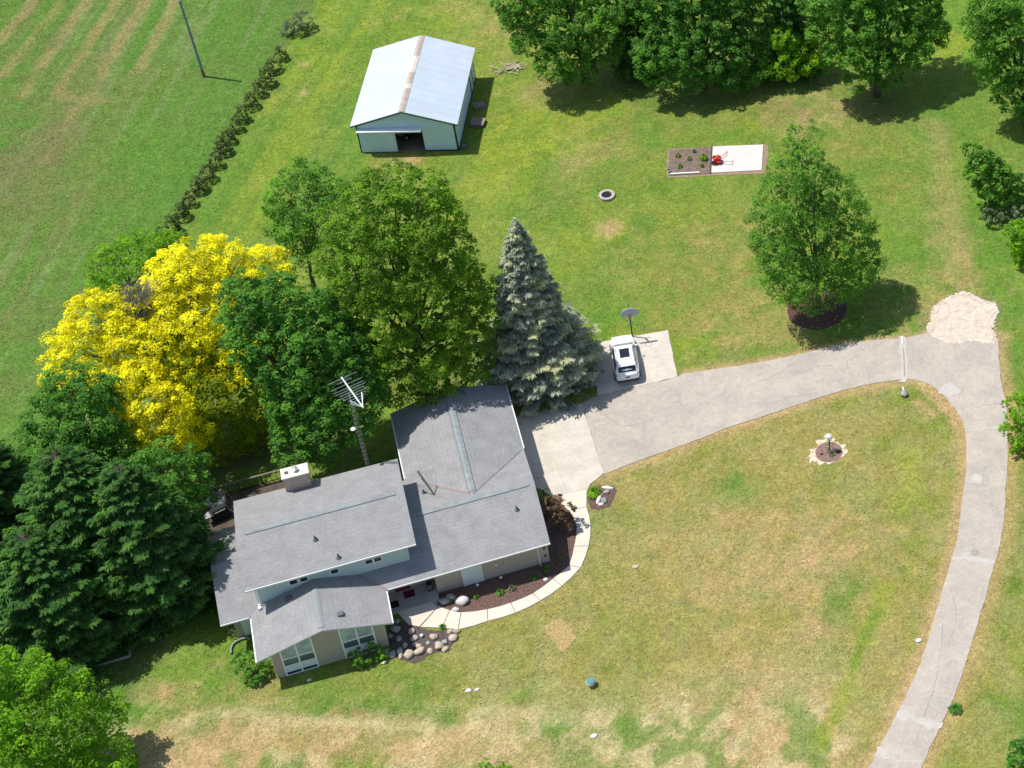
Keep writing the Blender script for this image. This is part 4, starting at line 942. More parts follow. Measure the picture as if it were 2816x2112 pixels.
def conifer(name, label, base, H_, prof, leafm, seed=1, nb=11, step=.33, spray=.30, group=None, cat='tree', trunk=.2, dens=1.0, tilt=(0, 0)):
    """whorls of boughs carrying flat needle sprays; prof(z/H) gives the bough length"""
    rg = np.random.default_rng(seed); B_ = Vector(base); t = thing(name, label, cat, B_, 0, group); VS = []; TI = []; lm = MB()
    lm.tube([B_ + Vector((0, 0, -.2)), B_ + Vector((tilt[0], tilt[1], H_ * .97))], [trunk, .02], 8)
    z = .35
    while z < H_:
        f = z / H_; r = prof(f); n = max(4, int(nb * (.45 + .55 * min(1, r / 2.5))))
        a0 = rg.uniform(0, 6.28)
        for k in range(n):
            a = a0 + 6.283 * k / n + rg.normal() * .18; L_ = r * rg.uniform(.72, 1.14); zz = z + rg.normal() * .12
            out = np.array([math.cos(a), math.sin(a), 0]); o = np.array([B_.x + tilt[0] * f, B_.y + tilt[1] * f, zz])
            sag = rg.uniform(.12, .34) * L_ * (1 - f * .6)
            m_ = max(4, int(L_ * 15 * dens)); s = rg.uniform(.22, 1.0, m_) ** .8; w = (.12 + .34 * (1 - s)) * L_ * .55 + .06
            lat = rg.uniform(-1, 1, m_) * w; side = np.array([-out[1], out[0], 0])
            zc = -sag * np.sin(s * 2.2) + .10 * L_ * s ** 3
            c = o + out * (s * L_)[:, None] + side * lat[:, None] + np.stack([0 * s, 0 * s, zc - .25 * np.abs(lat)], 1)
            drp = unit(out[None] * .9 + side[None] * (lat / w)[:, None] * .8 + np.array([0, 0, -.15]))
            nn = unit(np.array([0, 0, 1.0]) + out * .5 + rg.normal(size=(m_, 3)) * .38)
            VS.append(leaf_cards(c, nn, rg.uniform(.6, 1.2, m_) * spray * (.65 + .35 * min(1, r / 2)), .34, rg, drp)); t0 = rg.uniform(.2, .8); TI.append(np.clip(t0 + .22 * (s - .6) + rg.normal(size=m_) * .14, 0, 1))
            if r > .8: lm.tube([o, o + out * L_ * .85 + np.array([0, 0, -sag * .8])], [.035, .012], 4)
        z += step * (.75 + .5 * rg.random()) * (1 if f < .8 else .7)
    put('trunk', lm, BARK, t)
    finish_leaves('crown', np.concatenate(VS), np.concatenate(TI), leafm, t); return t


LM = dict(
    green=leaf_mat('mid green leaves', (.112, .262, .036)), olive=leaf_mat('yellow green leaves', (.135, .262, .022)), dark=leaf_mat('deep green leaves', (.092, .235, .036)),
    pine=leaf_mat('blackish green needles', (.072, .178, .040), .34), blue=leaf_mat('blue grey needles', (.36, .40, .32), .34), gold=leaf_mat('golden leaves', (.64, .60, .012), .34, -.12),
    lime=leaf_mat('lime green leaves', (.170, .345, .020)), hedge=leaf_mat('dusky hedge needles', (.078, .115, .034), .2), rust=leaf_mat('bronze shrub leaves', (.130, .085, .050), .25), pale=leaf_mat('grey green leaves', (.17, .235, .125)), lemon=leaf_mat('bright yellow green leaves', (.24, .36, .014)),
    goldg=leaf_mat('greenish gold leaves', (.20, .265, .012)), hosta=leaf_mat('hosta leaves', (.15, .32, .02)), pink=leaf_mat('magenta petals', (.30, .02, .14), .3))

# ------------------------------------------------------------ trees round the house
t = tree('honey_locust', 'golden yellow tree with a grey bare patch, left of the house', (425, 915),
         [(415, 595, 2.5, 2.85), (440, 580, 2.5, 2.45), (385, 610, 2, 2.25), (500, 590, 2, 2.65), (570, 580, 2, 1.95), (430, 660, 0.5, 3.45), (510, 660, 1, 2.85), (400, 720, 0, 2.85), (330, 745, -0.6, 2.30), (300, 715, 0.2, 1.50), (345, 650, 0.8, 1.30), (269, 655, 1, 1.20), (360, 800, -1.5, 2.50), (440, 800, -1.5, 2.20), (300, 790, -1.5, 2.30), (480, 740, -0.5, 3.25), (214, 690, 1, 2.35), (179, 765, 0, 2.45), (139, 805, -0.5, 1.75), (229, 780, -0.5, 2.55), (300, 760, -1, 2.85), (264, 830, -1.5, 2.35), (310, 840, -2.5, 2.65), (284, 800, -2, 2.05), (330, 880, -5, 2.45), (345, 915, -5.5, 2.25), (345, 955, -6, 1.95), (400, 920, -4.5, 2.05), (300, 840, -4, 2.25), (540, 785, -3, 1.75), (500, 790, -2.5, 1.95), (390, 830, -2, 2.65)],
         LM['gold'], .28, 3, dens=1.15, leaf=.16, per=30, gap=.06)
# the greener inside and the bare twigs are parts of the same tree
_rg = np.random.default_rng(8); _L = []
for s in ((475, 835, -3, 2.5), (530, 845, -3.2, 2.2), (560, 890, -3.4, 1.7), (490, 930, -3.2, 2.2), (545, 930, -3, 1.9), (400, 770, -1.4, 2.2), (450, 985, -4, 1.6), (520, 975, -3.8, 1.6), (570, 965, -3.6, 1.2)):
    c = at_y(s[0], s[1], at(425, 915).y + s[2]); _L.append((np.array(c), s[3], s[3] * .85))
v, ti = crown(_L, rg=_rg, leaf=.16); finish_leaves('crown', v, ti, LM['goldg'], t)['label'] = 'greenish inner crown'
tw = MB(); c0 = at_y(300, 720, at(425, 915).y)
for k in range(150):
    q = at_y(random.uniform(262, 335), random.uniform(605, 690), at(425, 915).y + random.uniform(.2, 1.6)); md = c0.lerp(q, .6) + Vector((random.uniform(-.4, .4), random.uniform(-.4, .4), .2))
    tw.tube([c0, md, q], [.035, .02, .008], 4)
    for j in range(3): tw.tube([md.lerp(q, random.random()), q + Vector((random.uniform(-.7, .7), random.uniform(-.5, .5), random.uniform(-.3, .6)))], [.012, .006], 3)
put('bare_twig', tw, BARKG, t, label='bare grey twigs')
tree('pale_green_tree', 'pale green low tree peeping out behind the golden yellow tree', (285, 655), [(225, 570, .5, 1.5), (260, 560, .8, 1.7), (305, 548, 1, 1.9), (350, 545, 1, 1.7), (390, 540, 1, 1.3), (240, 610, 0, 1.7), (300, 600, 0, 2), (345, 590, .2, 1.8), (230, 640, -.3, 1.4), (280, 640, -.5, 1.6)], LM['lime'], .14, 5, leaf=.15, dens=1.3, gap=.15)
tree('maple', 'dense deep green tree in front of the golden yellow tree, right behind the lattice mast', (665, 985),
     [(548, 635, 2, 1.9), (600, 660, 2, 2.3), (650, 680, 1.5, 2.2), (700, 720, 1, 2.4), (560, 710, 1.2, 2.6), (630, 750, .3, 3.2), (730, 770, .3, 2.5), (575, 770, .3, 1.8), (640, 825, -.8, 2.7), (690, 840, -1, 3.1), (770, 800, -.3, 2), (760, 860, -1.5, 2.2), (655, 885, -1.6, 2.2), (670, 920, -2.4, 2.5), (730, 915, -2.6, 2.2), (640, 955, -2.8, 1.7), (700, 965, -3.2, 1.5), (520, 660, 1.5, 1.5)],
     LM['dark'], .3, 7, dens=1.0, leaf=.20, per=30)
tree('slender_tree', 'slender tree with bare lower limbs, between the golden tree and the large olive green tree', (682, 632),
     [(655, 395, 1, 1.85), (690, 405, 1, 1.75), (625, 430, .6, 1.95), (670, 440, .5, 2.15), (710, 445, .4, 1.85), (640, 480, 0, 1.95), (690, 490, 0, 1.95), (655, 525, -.3, 1.4, .7), (645, 580, -.5, 1.0, .6)],
     LM['green'], .15, 9, dens=1.25, leaf=.18, gap=.08, core=False, per=24)
tree('linden', 'large olive green tree between the slender tree and the blue spruce', (930, 868),
     [(800, 425, 2.2, 2.0), (850, 405, 2.4, 1.9), (905, 420, 2.2, 2), (945, 470, 1.8, 2.1), (765, 480, 1.6, 2.2), (830, 480, 1.4, 2.6), (900, 490, 1.2, 2.6), (745, 560, 1, 2.0), (800, 570, .6, 2.8), (880, 580, .4, 3.1), (960, 560, .8, 2.4), (1000, 620, .4, 2.2), (930, 660, -.4, 3), (840, 670, -.5, 3), (760, 650, .2, 2.2), (1030, 680, 0, 1.8), (1000, 730, -1, 2.4), (900, 750, -1.4, 3), (810, 760, -1.2, 2.7), (950, 810, -2.2, 2.3), (870, 820, -2.2, 2.2), (1010, 790, -1.6, 1.8), (740, 720, -.2, 1.7), (800, 830, -2, 1.7)],
     LM['olive'], .3, 11, dens=1.0, leaf=.17, per=30, gap=.05)
sp = at(1169, 815)
spr = lambda f: float(np.interp(f, [0, .08, .25, .32, .40, .55, .7, .85, .96, 1], [3.7, 4.3, 4.4, 3.3, 2.4, 2.1, 1.65, 1.0, .4, .1]))
conifer('blue_spruce', 'blue grey spruce with a narrow top and a broad skirt, beside the garage roof', sp, 15.9, spr, LM['blue'], 4, nb=14, step=.25, spray=.24, trunk=.28, dens=2.3)
# left of the house
tree('maple', 'blue green round crowned tree just below the golden yellow tree, at the left', (215, 1130), [(150, 850, 2, 2), (185, 848, 2, 1.9), (120, 900, 1.5, 2), (175, 920, 1, 2.5), (205, 905, 1, 1.9), (235, 965, .5, 1.8), (215, 985, 0, 2.2), (150, 970, .3, 2.6), (90, 960, 1, 1.7), (265, 1020, -.5, 1.6)], LM['dark'], .25, 21, leaf=.18, dens=1.1)
dome = lambda R_: (lambda f: max(.25, R_ * (.80 + .2 * min(1, f / .2)) * (1 - max(0, f - .15) ** 1.7 / .76 ** .85 * .86)))
GP = 'big dark pines at the left edge'
for px_, H_, R_, sd, lab in (((40, 1225), 12.5, 5.0, 121, 'big dark green pine cut by the left edge of the photo'), ((235, 1265), 13.0, 5.2, 122, 'big dark green pine right under the round crowned tree'), ((362, 1292), 13.0, 4.0, 123, 'dark green pine nearest the house terrace'), ((150, 1385), 10.5, 4.8, 124, 'front dark green pine, just above the lime green corner tree')):
    conifer('pine_tree', lab, at(*px_), H_, dome(R_), LM['pine'], sd, nb=13, step=.34, spray=.20, group=GP, trunk=.3, dens=3.4)
tree('spreading_tree', 'dark green broadleaf tree poking out between the pines and the golden tree', (330, 1230), [(350, 1010, 1, 1.9), (400, 1035, .8, 1.7), (330, 1060, .5, 2.0), (395, 1090, .3, 1.7), (350, 1110, 0, 1.8), (390, 1140, -.2, 1.3)], LM['dark'], .2, 25, leaf=.18, dens=1.0)
tree('lime_tree', 'bright lime green tree in the bottom left corner', (75, 1700), [(40, 1455, 2, 1.7), (90, 1480, 1.6, 1.6), (20, 1500, 1, 2), (110, 1520, .8, 2), (170, 1510, 1, 1.6), (60, 1570, 0, 2.2), (150, 1580, 0, 2), (220, 1560, .4, 1.4), (-20, 1560, .5, 2), (220, 1620, -.6, 1.7), (130, 1650, -1, 2), (40, 1650, -1, 2.2), (250, 1660, -1, 1.2), (-40, 1475, 1.5, 2)], LM['lime'], .22, 27, leaf=.17, dens=1.05)
# the specimen tree in its mulch ring
tb = at(1768, 664)
tree('pear_tree', 'solitary egg shaped green tree in a dark mulch ring beside the drive', (1768, 664),
     [(1738, 310, 1.2, 1.40, 1.3), (1730, 350, 1, 1.80), (1760, 370, 1, 1.80), (1700, 395, .8, 2.00), (1760, 420, .8, 2.30), (1690, 440, .3, 2.30), (1810, 430, .8, 2.00), (1740, 470, 0, 2.70), (1670, 490, 0, 2.10), (1820, 480, .4, 2.30), (1700, 530, -.5, 2.80), (1780, 530, -.4, 2.90), (1840, 520, .2, 2.20), (1860, 560, .2, 1.90), (1680, 560, -.4, 2.10), (1740, 590, -1.2, 2.60), (1820, 590, -.8, 2.50), (1700, 610, -1.2, 1.90), (1780, 630, -1.6, 1.90), (1850, 600, -.4, 1.80), (1735, 640, -1.4, 1.50)],
     LM['green'], .2, 31, leaf=.15, dens=1.15, gap=.14, per=26)
# the belt of trees along the top
GB_ = 'tall trees along the far edge of the lawn'
tree('ash_tree', 'leftmost tree of the far belt, loose branched, behind the barn', (1265, 175), [(1110, -10, 1, 2.2), (1180, -20, 2, 2.8), (1260, -30, 2, 3), (1130, 30, .5, 2), (1210, 45, 0, 2.8), (1290, 40, 0, 2.7), (1150, 85, -.5, 1.9), (1230, 105, -1, 2.3), (1300, 100, -.8, 2), (1190, 140, -2, 1.6), (1250, 150, -2, 1.6), (1300, -90, 3, 3), (1180, -100, 3, 3), (1330, 20, .5, 2)], LM['green'], .3, 41, GB_, leaf=.2, dens=.95)
conifer('pine_tree', 'dark narrow pine in the gap between the first two trees of the far belt', at(1385, 150), 15, lambda f: max(.2, 2.9 * (1 - f)), LM['pine'], 43, nb=10, step=.45, group=GB_, spray=.36)
tree('ash_tree', 'full skirted middle tree of the far belt, its lowest leaves close to the grass', (1520, 190), [(1420, 0, 2, 2.3), (1490, -20, 2, 2.8), (1570, -10, 2, 2.8), (1640, 0, 1.6, 2.2), (1440, 60, 1, 2.3), (1510, 60, .6, 2.8), (1590, 60, .8, 2.7), (1650, 70, .6, 2), (1410, 120, 0, 2), (1470, 120, -.6, 2.4), (1550, 125, -.8, 2.6), (1620, 130, -.4, 2.2), (1430, 160, -1, 1.5), (1500, 165, -1.5, 1.6), (1580, 170, -1.6, 1.6), (1650, 150, -.6, 1.5), (1480, -100, 3, 3), (1580, -100, 3, 3)], LM['dark'], .32, 45, GB_, leaf=.21, dens=.95)
conifer('pine_tree', 'blackish pine standing between the middle tree and the right hand tree of the far belt', at(1705, 150), 16, lambda f: max(.2, 3.2 * (1 - f)), LM['pine'], 47, nb=10, step=.45, group=GB_, spray=.36)
tree('young_tree', 'small yellow green tree in front of the blackish pine', (1725, 175), [(1690, 80, .6, 1.20), (1720, 95, .6, 1.40), (1755, 105, .5, 1.30), (1700, 125, 0, 1.30), (1740, 135, -.2, 1.30), (1680, 148, -.2, 1.10), (1715, 155, -.5, 1.00), (1770, 140, 0, 1.00)], LM['lime'], .1, 49, GB_, leaf=.17, dens=2.2, gap=.1, core=False)
tree('walnut_tree', 'right hand tree of the far belt, casting the broad shadow towards the right', (1895, 205), [(1780, 0, 1.5, 2.2), (1840, -20, 2, 2.6), (1910, -20, 2, 2.6), (1980, 0, 1.6, 2.4), (1790, 60, .6, 2), (1850, 50, .5, 2.6), (1930, 50, .5, 2.7), (2000, 50, .8, 2), (1820, 110, -.5, 2), (1890, 115, -.8, 2.5), (1960, 105, -.3, 2.3), (1860, 165, -1.5, 1.5), (1920, 160, -1.2, 1.5), (1840, -100, 3, 3), (1940, -100, 3, 3), (2020, 80, .6, 1.4)], LM['green'], .32, 51, GB_, leaf=.21, dens=.95, gap=.05)
tree('walnut_tree', 'tree cut by the right edge of the photo, near the top corner', (2215, 255), [(2150, 10, 1.5, 2.3), (2220, 0, 2, 2.8), (2120, 60, 1, 1.8), (2180, 70, .6, 2.5), (2240, 70, .5, 2.5), (2130, 115, .4, 1.8), (2190, 130, -.4, 2.2), (2150, 165, -.3, 1.6), (2210, 190, -1, 2), (2180, 215, -1.2, 1.4), (2240, 240, -1, 2)], LM['green'], .3, 53, GB_, leaf=.2, dens=1.0, gap=.08)
# shrubs on the right edge
tree('shrub', 'tangled green shrub on the right edge with grey stems showing at its foot', (2160, 452), [(2100, 330, 1.0, 0.95), (2120, 350, .8, 1.15), (2150, 370, .6, 1.25), (2110, 380, .4, 1.15), (2140, 400, .2, 1.35), (2180, 395, .3, 1.25), (2120, 420, -.2, 1.15), (2165, 430, -.3, 1.25), (2200, 430, 0, 1.25), (2140, 450, -.6, 0.95)], LM['green'], .05, 61, cat='shrub', leaf=0.203, dens=3.6, gap=.05, per=46, rc=(.25, .5), lowcut=-.3)
tree('shrub', 'low grey leaved shrub at the foot of the tangled shrub on the right edge', (2185, 475), [(2140, 462, .2, 0.80, .7), (2170, 465, .2, 0.95, .7), (2200, 460, .3, 1.05, .7), (2190, 485, -.2, 0.85, .7)], LM['pale'], .03, 62, cat='shrub', leaf=0.162, dens=5, gap=.1, per=40, rc=(.2, .4), core=False)
tree('shrub', 'yellow green shrub half cut by the right edge, above the gravel patch', (2225, 560), [(2195, 505, .3, 1.10), (2215, 520, .2, 1.40), (2210, 550, -.2, 1.10), (2225, 580, -.4, 1.20)], LM['lime'], .05, 63, cat='shrub', leaf=0.203, dens=3.5, per=40, rc=(.25, .5))
tree('shrub', 'bright green bush leaning over the right side of the drive', (2222, 960), [(2190, 885, .5, .9), (2215, 880, .6, 1.3), (2185, 925, .2, .9), (2210, 930, 0, 1.3), (2185, 960, -.3, .7), (2215, 970, -.4, 1.1)], LM['lime'], .06, 64, cat='shrub', leaf=0.203, dens=2, rc=(.25, .5))
tree('shrub', 'dark green bush in the bottom right corner', (2225, 1665), [(2205, 1625, .2, .9), (2225, 1640, 0, 1.2), (2200, 1660, -.3, .8)], LM['dark'], .05, 65, cat='shrub', leaf=0.203, dens=2, rc=(.25, .5))
tree('shrub', 'bright green tuft of a bush at the bottom edge below the lawn', (1066, 1685), [(1045, 1662, .2, .5), (1070, 1656, .3, .55), (1090, 1668, .1, .45), (1060, 1680, -.2, .5)], LM['lime'], .04, 66, cat='shrub', leaf=0.189, dens=3, rc=(.2, .4))
# bushes against the house
tree('shrub', 'bronze leaved shrub in the mulch bed by the east corner of the house', c2(1490, 1250), [c2(1420, 1060) + (.3, .55), c2(1470, 1090) + (.2, .7), c2(1530, 1110) + (.1, .65), c2(1480, 1170) + (-.1, .7), c2(1540, 1190) + (-.2, .6), c2(1440, 1150) + (0, .6)], LM['rust'], .05, 71, cat='shrub', leaf=0.176, dens=4, rc=(.22, .42), per=50)
tree('shrub', 'small dark green bush at the shaded house wall above the bronze shrub', c2(1385, 1040), [c2(1370, 1000) + (.1, .55), c2(1400, 1020) + (0, .5)], LM['dark'], .03, 72, cat='shrub', leaf=0.149, dens=3, rc=(.2, .35))
tree('shrub', 'dark green shrub under the right tall window', c3(1420, 1160), [c3(1310, 1130) + (.1, .45), c3(1370, 1105) + (.2, .55), c3(1440, 1085) + (.2, .6), c3(1510, 1080) + (.2, .5), c3(1350, 1150) + (-.1, .4), c3(1430, 1130) + (0, .5), c3(1500, 1115) + (0, .45)], LM['green'], .04, 73, cat='shrub', leaf=0.162, dens=4.5, rc=(.2, .36), per=60)
tree('shrub', 'sprawling green bush at the left corner of the front gable', c3(560, 1270), [c3(420, 1180) + (.2, .5, .6), c3(480, 1120) + (.5, .5, .6), c3(540, 1160) + (.3, .65, .6), c3(610, 1200) + (.1, .6, .6), c3(470, 1220) + (-.1, .6, .6), c3(560, 1250) + (-.2, .65, .6), c3(640, 1260) + (-.2, .45, .6), c3(510, 1290) + (-.5, .45, .6), c3(430, 1140) + (.4, .4, .6)], LM['green'], .03, 74, cat='shrub', leaf=0.149, dens=5, rc=(.18, .32), per=70)

# ------------------------------------------------------------ hedge of small shrubs along the field
hp = [(2165, 420), (2140, 455), (2080, 548), (2030, 643), (1975, 728), (1915, 812), (1850, 915), (1805, 993), (1745, 1083), (1695, 1173), (1650, 1268), (1585, 1362), (1515, 1462), (1450, 1560), (1392, 1655), (1325, 1780), (1245, 1860)][1:]
word = ['first', 'second', 'third', 'fourth', 'fifth', 'sixth', 'seventh', 'eighth', 'ninth', 'tenth', 'eleventh', 'twelfth', 'thirteenth', 'fourteenth', 'fifteenth', 'sixteenth']
protos = []
for k in range(3):
    t = thing('hedge_shrub', 'x', 'shrub', (0, 0, 0)); hh = (2.0, 1.75, 1.9)[k]
    rg = np.random.default_rng(80 + k); L = []
    for j in range(11):
        f = j / 10; z = .45 + f * (hh - .55); r = .66 * (1 - f * .66) * rg.uniform(.8, 1.15); a = rg.uniform(0, 6.28)
        L.append((np.array([math.cos(a) * .22 * (1 - f), math.sin(a) * .22 * (1 - f), z]), r, r * .8))
    mb = MB(); mb.tube([(0, 0, -.1), (0, 0, hh * .8)], [.05, .015], 6)
    put('stem', mb, BARK, t, local=True); v, ti = crown(L, dens=5.5, leaf=.17, rc=(.2, .36), per=36, rg=rg, gap=.03); o = quad_mesh('foliage', v, np.arange(len(v), dtype=np.int32).reshape(-1, 4), ti); put('foliage', o, LM['hedge'], t, local=True)
    protos.append(t)
used = set()
for i, p in enumerate(hp):
    q = at(p[0] * S0, p[1] * S0); pr_ = protos[i % 3]
    o = pr_ if i % 3 not in used else copy_tree(pr_); used.add(i % 3)
    o.location = q; o.rotation_euler.z = random.uniform(0, 6.28); s_ = random.uniform(.74, .98); o.scale = (s_, s_, s_ * random.uniform(.9, 1.12))
    o['label'] = '%s dusky hedge shrub counting from the far end of the row beside the field' % word[i]; o['group'] = 'dusky hedge shrubs along the field'
tree('shrub', 'pale grey green shrub at the far end of the hedge row', (640, 75), [(632, 52, .4, 0.75), (650, 45, .5, 0.85), (665, 52, .4, 0.65), (640, 70, 0, 0.85), (618, 75, 0, 0.65), (655, 38, .8, 0.65)], LM['pale'], .04, 85, cat='shrub', leaf=0.162, dens=5, per=44, rc=(.2, .4))

# ------------------------------------------------------------ railings and things on the terrace
WOODR = mat('shade darkened wood rail', (.10, .075, .05), .8, .25, 5)  # rail wood darkened to stand in for missing tree shade


def railing(name, a, b, h, lab, npost):
    a, b = Vector(a), Vector(b); d = b - a; t = thing(name, lab, 'railing', a, math.atan2(d.y, d.x)); L_ = d.length
    put('top_rail', MB().box(0, L_, -.07, .07, h - .05, h), mat('weathered top rail', (.17, .155, .12), .8, .25, 5) if 'weathered top rail' not in bpy.data.materials else bpy.data.materials['weathered top rail'], t, local=True)
    put('bottom_rail', MB().box(0, L_, -.03, .03, .12, .2), WOODR, t, local=True)
    for k in range(npost): x = L_ * k / (npost - 1); put('post', MB().box(x - .05, x + .05, -.0499, .0499, -.1, h - .052), WOODR, t, local=True)
    bl = MB(); n = int(L_ / .35)
    for k in range(n): bl.box((k + .5) * L_ / n - .017, (k + .5) * L_ / n + .017, -.017, .017, .2, h - .05)
    put('baluster', bl, WOODR, t, local=True); bpy.data.objects[t.name].children[-1]['kind'] = 'stuff'


railing('wooden_railing', (-5.3, 25.3, 0), (.7, 25.4, 0), 1.0, 'long wooden railing on the far side of the terrace, running to the chimney', 5)
railing('wooden_railing', (-7.4, 16.2, 0), (-4.35, 16.15, 0), 1.0, 'short wooden railing under the dark trees at the west roof corner', 3)
railing('wooden_railing', (-7.5, 21.2, 0), (-7.45, 17.6, 0), 1.0, 'railing at the left end of the terrace, half under the dark tree', 3)
tp = lambda x, y: at((540 + .0904 * x) / 1.27306, (1320 + .0904 * y) / 1.27306)
g0 = tp(760, 1150)
t = thing('grill', 'black covered grill on the shaded terrace by the roof corner', 'grill', g0, .3)
BK = mat('black vinyl cover', (.018, .02, .024), .55, 0)
put('cart', MB().box(-.6, .6, -.32, .32, .12, .85), BK, t, local=True); bevel(bpy.data.objects['cart'], .05); ld = MB(); ld.tube([(-.45, 0, .85), (.45, 0, .85)], .3, 14); put('lid', ld, BK, t, local=True)
put('handle', MB().tube([(-.35, -.32, .98), (.35, -.32, .98)], .02, 6), AL, t, local=True); put('shelf', MB().box(-.98, -.61, -.28, .28, .8, .84), mat('grey shelf', (.3, .31, .32), .5), t, local=True)
CHW = mat('pale plastic', (.62, .63, .6), .5)


def garden_chair(p, rz, lab, m_):
    t = thing('garden_chair', lab, 'chair', p, rz, 'garden chairs on the terrace')
    put('seat', MB().box(-.25, .25, -.25, .25, .4, .44), m_, t, local=True); put('backrest', MB().box(-.25, .25, .22, .26, .44, .92), m_, t, local=True)
    for x in (-.22, .22):
        for y in (-.22, .22): put('leg', MB().tube([(x, y, .4), (x * 1.15, y * 1.15, 0)], .022, 6), m_, t, local=True)
    for x in (-.27, .27): put('armrest', MB().box(x - .03, x + .03, -.25, .22, .62, .65), m_, t, local=True)


garden_chair(tp(520, 860), .8, 'pale garden chair at the left of the black grill', CHW); garden_chair(tp(800, 800), -1.9, 'small white garden chair between the grill and the roof edge', mat('white plastic', (.8, .8, .8), .4)); garden_chair(tp(740, 560), 2.6, 'grey garden chair nearest the long railing', mat('grey plastic', (.3, .3, .32), .5))
solo('flower_pot', MB().lathe(tp(690, 920), [(.0, 0), (.15, 0), (.2, .32), (.22, .34), (.17, .33), (0, .28)], 14), mat('dark red pot', (.2, .03, .03), .6), 'dark red flower pot beside the white garden chair', 'pot')
solo('storage_bin', MB().lathe(at(*((500 + .361664 * 1110) / 1.27306, (1000 + .361664 * 765) / 1.27306)), [(.0, 0), (.26, 0), (.3, .75), (.32, .77), (.28, .86), (0, .9)], 14), mat('teal green bin', (.05, .17, .14), .5), 'teal green bin in the dark corner behind the house', 'bin')
t = thing('timber_edging', 'L shaped weathered timber edging in the shade below the dark left trees', 'edging', at(281, 1419))
ea, eb, ec = at(207, 1441), at(281, 1419), at(280, 1386)
for a, b in ((ea, eb), (eb, ec)): put('timber', MB().tube([a + Vector((0, 0, .08)), b + Vector((0, 0, .08))], .1, 4), mat('weathered timber', (.30, .26, .21), .9, .2, 4) if 'weathered timber' not in bpy.data.materials else bpy.data.materials['weathered timber'], t)
hq = lambda x, y, z=0: at((620 + .0904 * x) / 1.27306, (1700 + .0904 * y) / 1.27306, z)
hpts = [hq(*p) for p in ((180, 1100), (180, 950), (240, 820), (370, 720), (520, 650), (660, 630), (760, 670))]
solo('bed_edging', MB().tube([p + Vector((0, 0, .12)) for p in hpts], [.07] * 7, 6), mat('grey plastic edging', (.27, .29, .29), .6), 'curved grey bed edging at the west corner of the house', 'edging')
tree('shrub', 'small yellowish plant beside the curved grey bed edging', (hq(240, 620).x, hq(240, 620).y, 0), [((620 + .0904 * 210) / 1.27306, (1700 + .0904 * 480) / 1.27306, .1, .3), ((620 + .0904 * 240) / 1.27306, (1700 + .0904 * 560) / 1.27306, 0, .28)], LM['pale'], .02, 91, cat='plant', leaf=.08, dens=6, rc=(.12, .2))

# ------------------------------------------------------------ stones
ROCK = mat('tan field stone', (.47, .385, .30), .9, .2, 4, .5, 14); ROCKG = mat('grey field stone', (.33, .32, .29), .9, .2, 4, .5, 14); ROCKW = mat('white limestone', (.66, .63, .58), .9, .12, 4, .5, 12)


def rock_mesh(rx, ry, rz, seed):
    bm = bmesh.new(); bmesh.ops.create_icosphere(bm, subdivisions=3, radius=1); rg = random.Random(seed)
    pl = [(Vector((rg.uniform(-1, 1), rg.uniform(-1, 1), rg.uniform(-.4, 1))).normalized(), rg.uniform(.62, .9)) for _ in range(7)]
    for v in bm.verts:
        for n, d in pl:
            k = v.co.dot(n)
            if k > d: v.co -= n * (k - d) * .85
        v.co.x *= rx; v.co.y *= ry; v.co.z = v.co.z * rz + rz * .55
    me = bpy.data.meshes.new('rock'); bm.to_mesh(me); bm.free(); return me


rq = lambda x, y: at((1040 + .1085 * x) / 1.27306, (1640 + .1085 * y) / 1.27306)
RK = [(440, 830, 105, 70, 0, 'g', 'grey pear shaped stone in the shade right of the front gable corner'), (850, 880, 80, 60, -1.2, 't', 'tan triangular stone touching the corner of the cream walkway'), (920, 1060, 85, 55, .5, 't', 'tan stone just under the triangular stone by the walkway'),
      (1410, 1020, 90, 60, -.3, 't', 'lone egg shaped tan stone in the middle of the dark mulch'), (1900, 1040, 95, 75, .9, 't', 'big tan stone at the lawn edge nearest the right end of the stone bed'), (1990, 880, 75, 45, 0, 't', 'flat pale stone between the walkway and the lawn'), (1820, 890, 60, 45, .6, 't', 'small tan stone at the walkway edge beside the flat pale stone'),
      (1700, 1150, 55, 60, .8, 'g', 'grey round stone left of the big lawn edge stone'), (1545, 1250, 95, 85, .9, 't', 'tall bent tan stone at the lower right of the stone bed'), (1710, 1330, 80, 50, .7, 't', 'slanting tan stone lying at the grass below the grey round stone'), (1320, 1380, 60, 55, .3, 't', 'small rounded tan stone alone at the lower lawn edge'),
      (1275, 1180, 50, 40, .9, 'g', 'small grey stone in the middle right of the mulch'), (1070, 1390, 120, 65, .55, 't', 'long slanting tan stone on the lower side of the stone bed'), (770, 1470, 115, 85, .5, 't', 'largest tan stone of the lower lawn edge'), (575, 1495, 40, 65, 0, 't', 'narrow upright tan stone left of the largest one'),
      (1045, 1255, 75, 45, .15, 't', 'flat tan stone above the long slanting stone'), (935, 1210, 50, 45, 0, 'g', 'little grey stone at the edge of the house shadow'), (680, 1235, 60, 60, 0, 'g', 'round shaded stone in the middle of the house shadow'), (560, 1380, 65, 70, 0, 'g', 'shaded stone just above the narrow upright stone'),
      (370, 1460, 75, 75, 0, 'g', 'grey shaded stone beside the dark green shrub'), (230, 1380, 45, 60, 0, 'g', 'small shaded stone touching the dark green shrub'), (530, 1075, 65, 55, 0, 'g', 'shaded stone right of the magenta flowers'), (310, 1000, 60, 50, 0, 'g', 'shaded stone above the magenta flowers'), (470, 640, 55, 55, 0, 'g', 'small grey stone behind the pear shaped stone')]
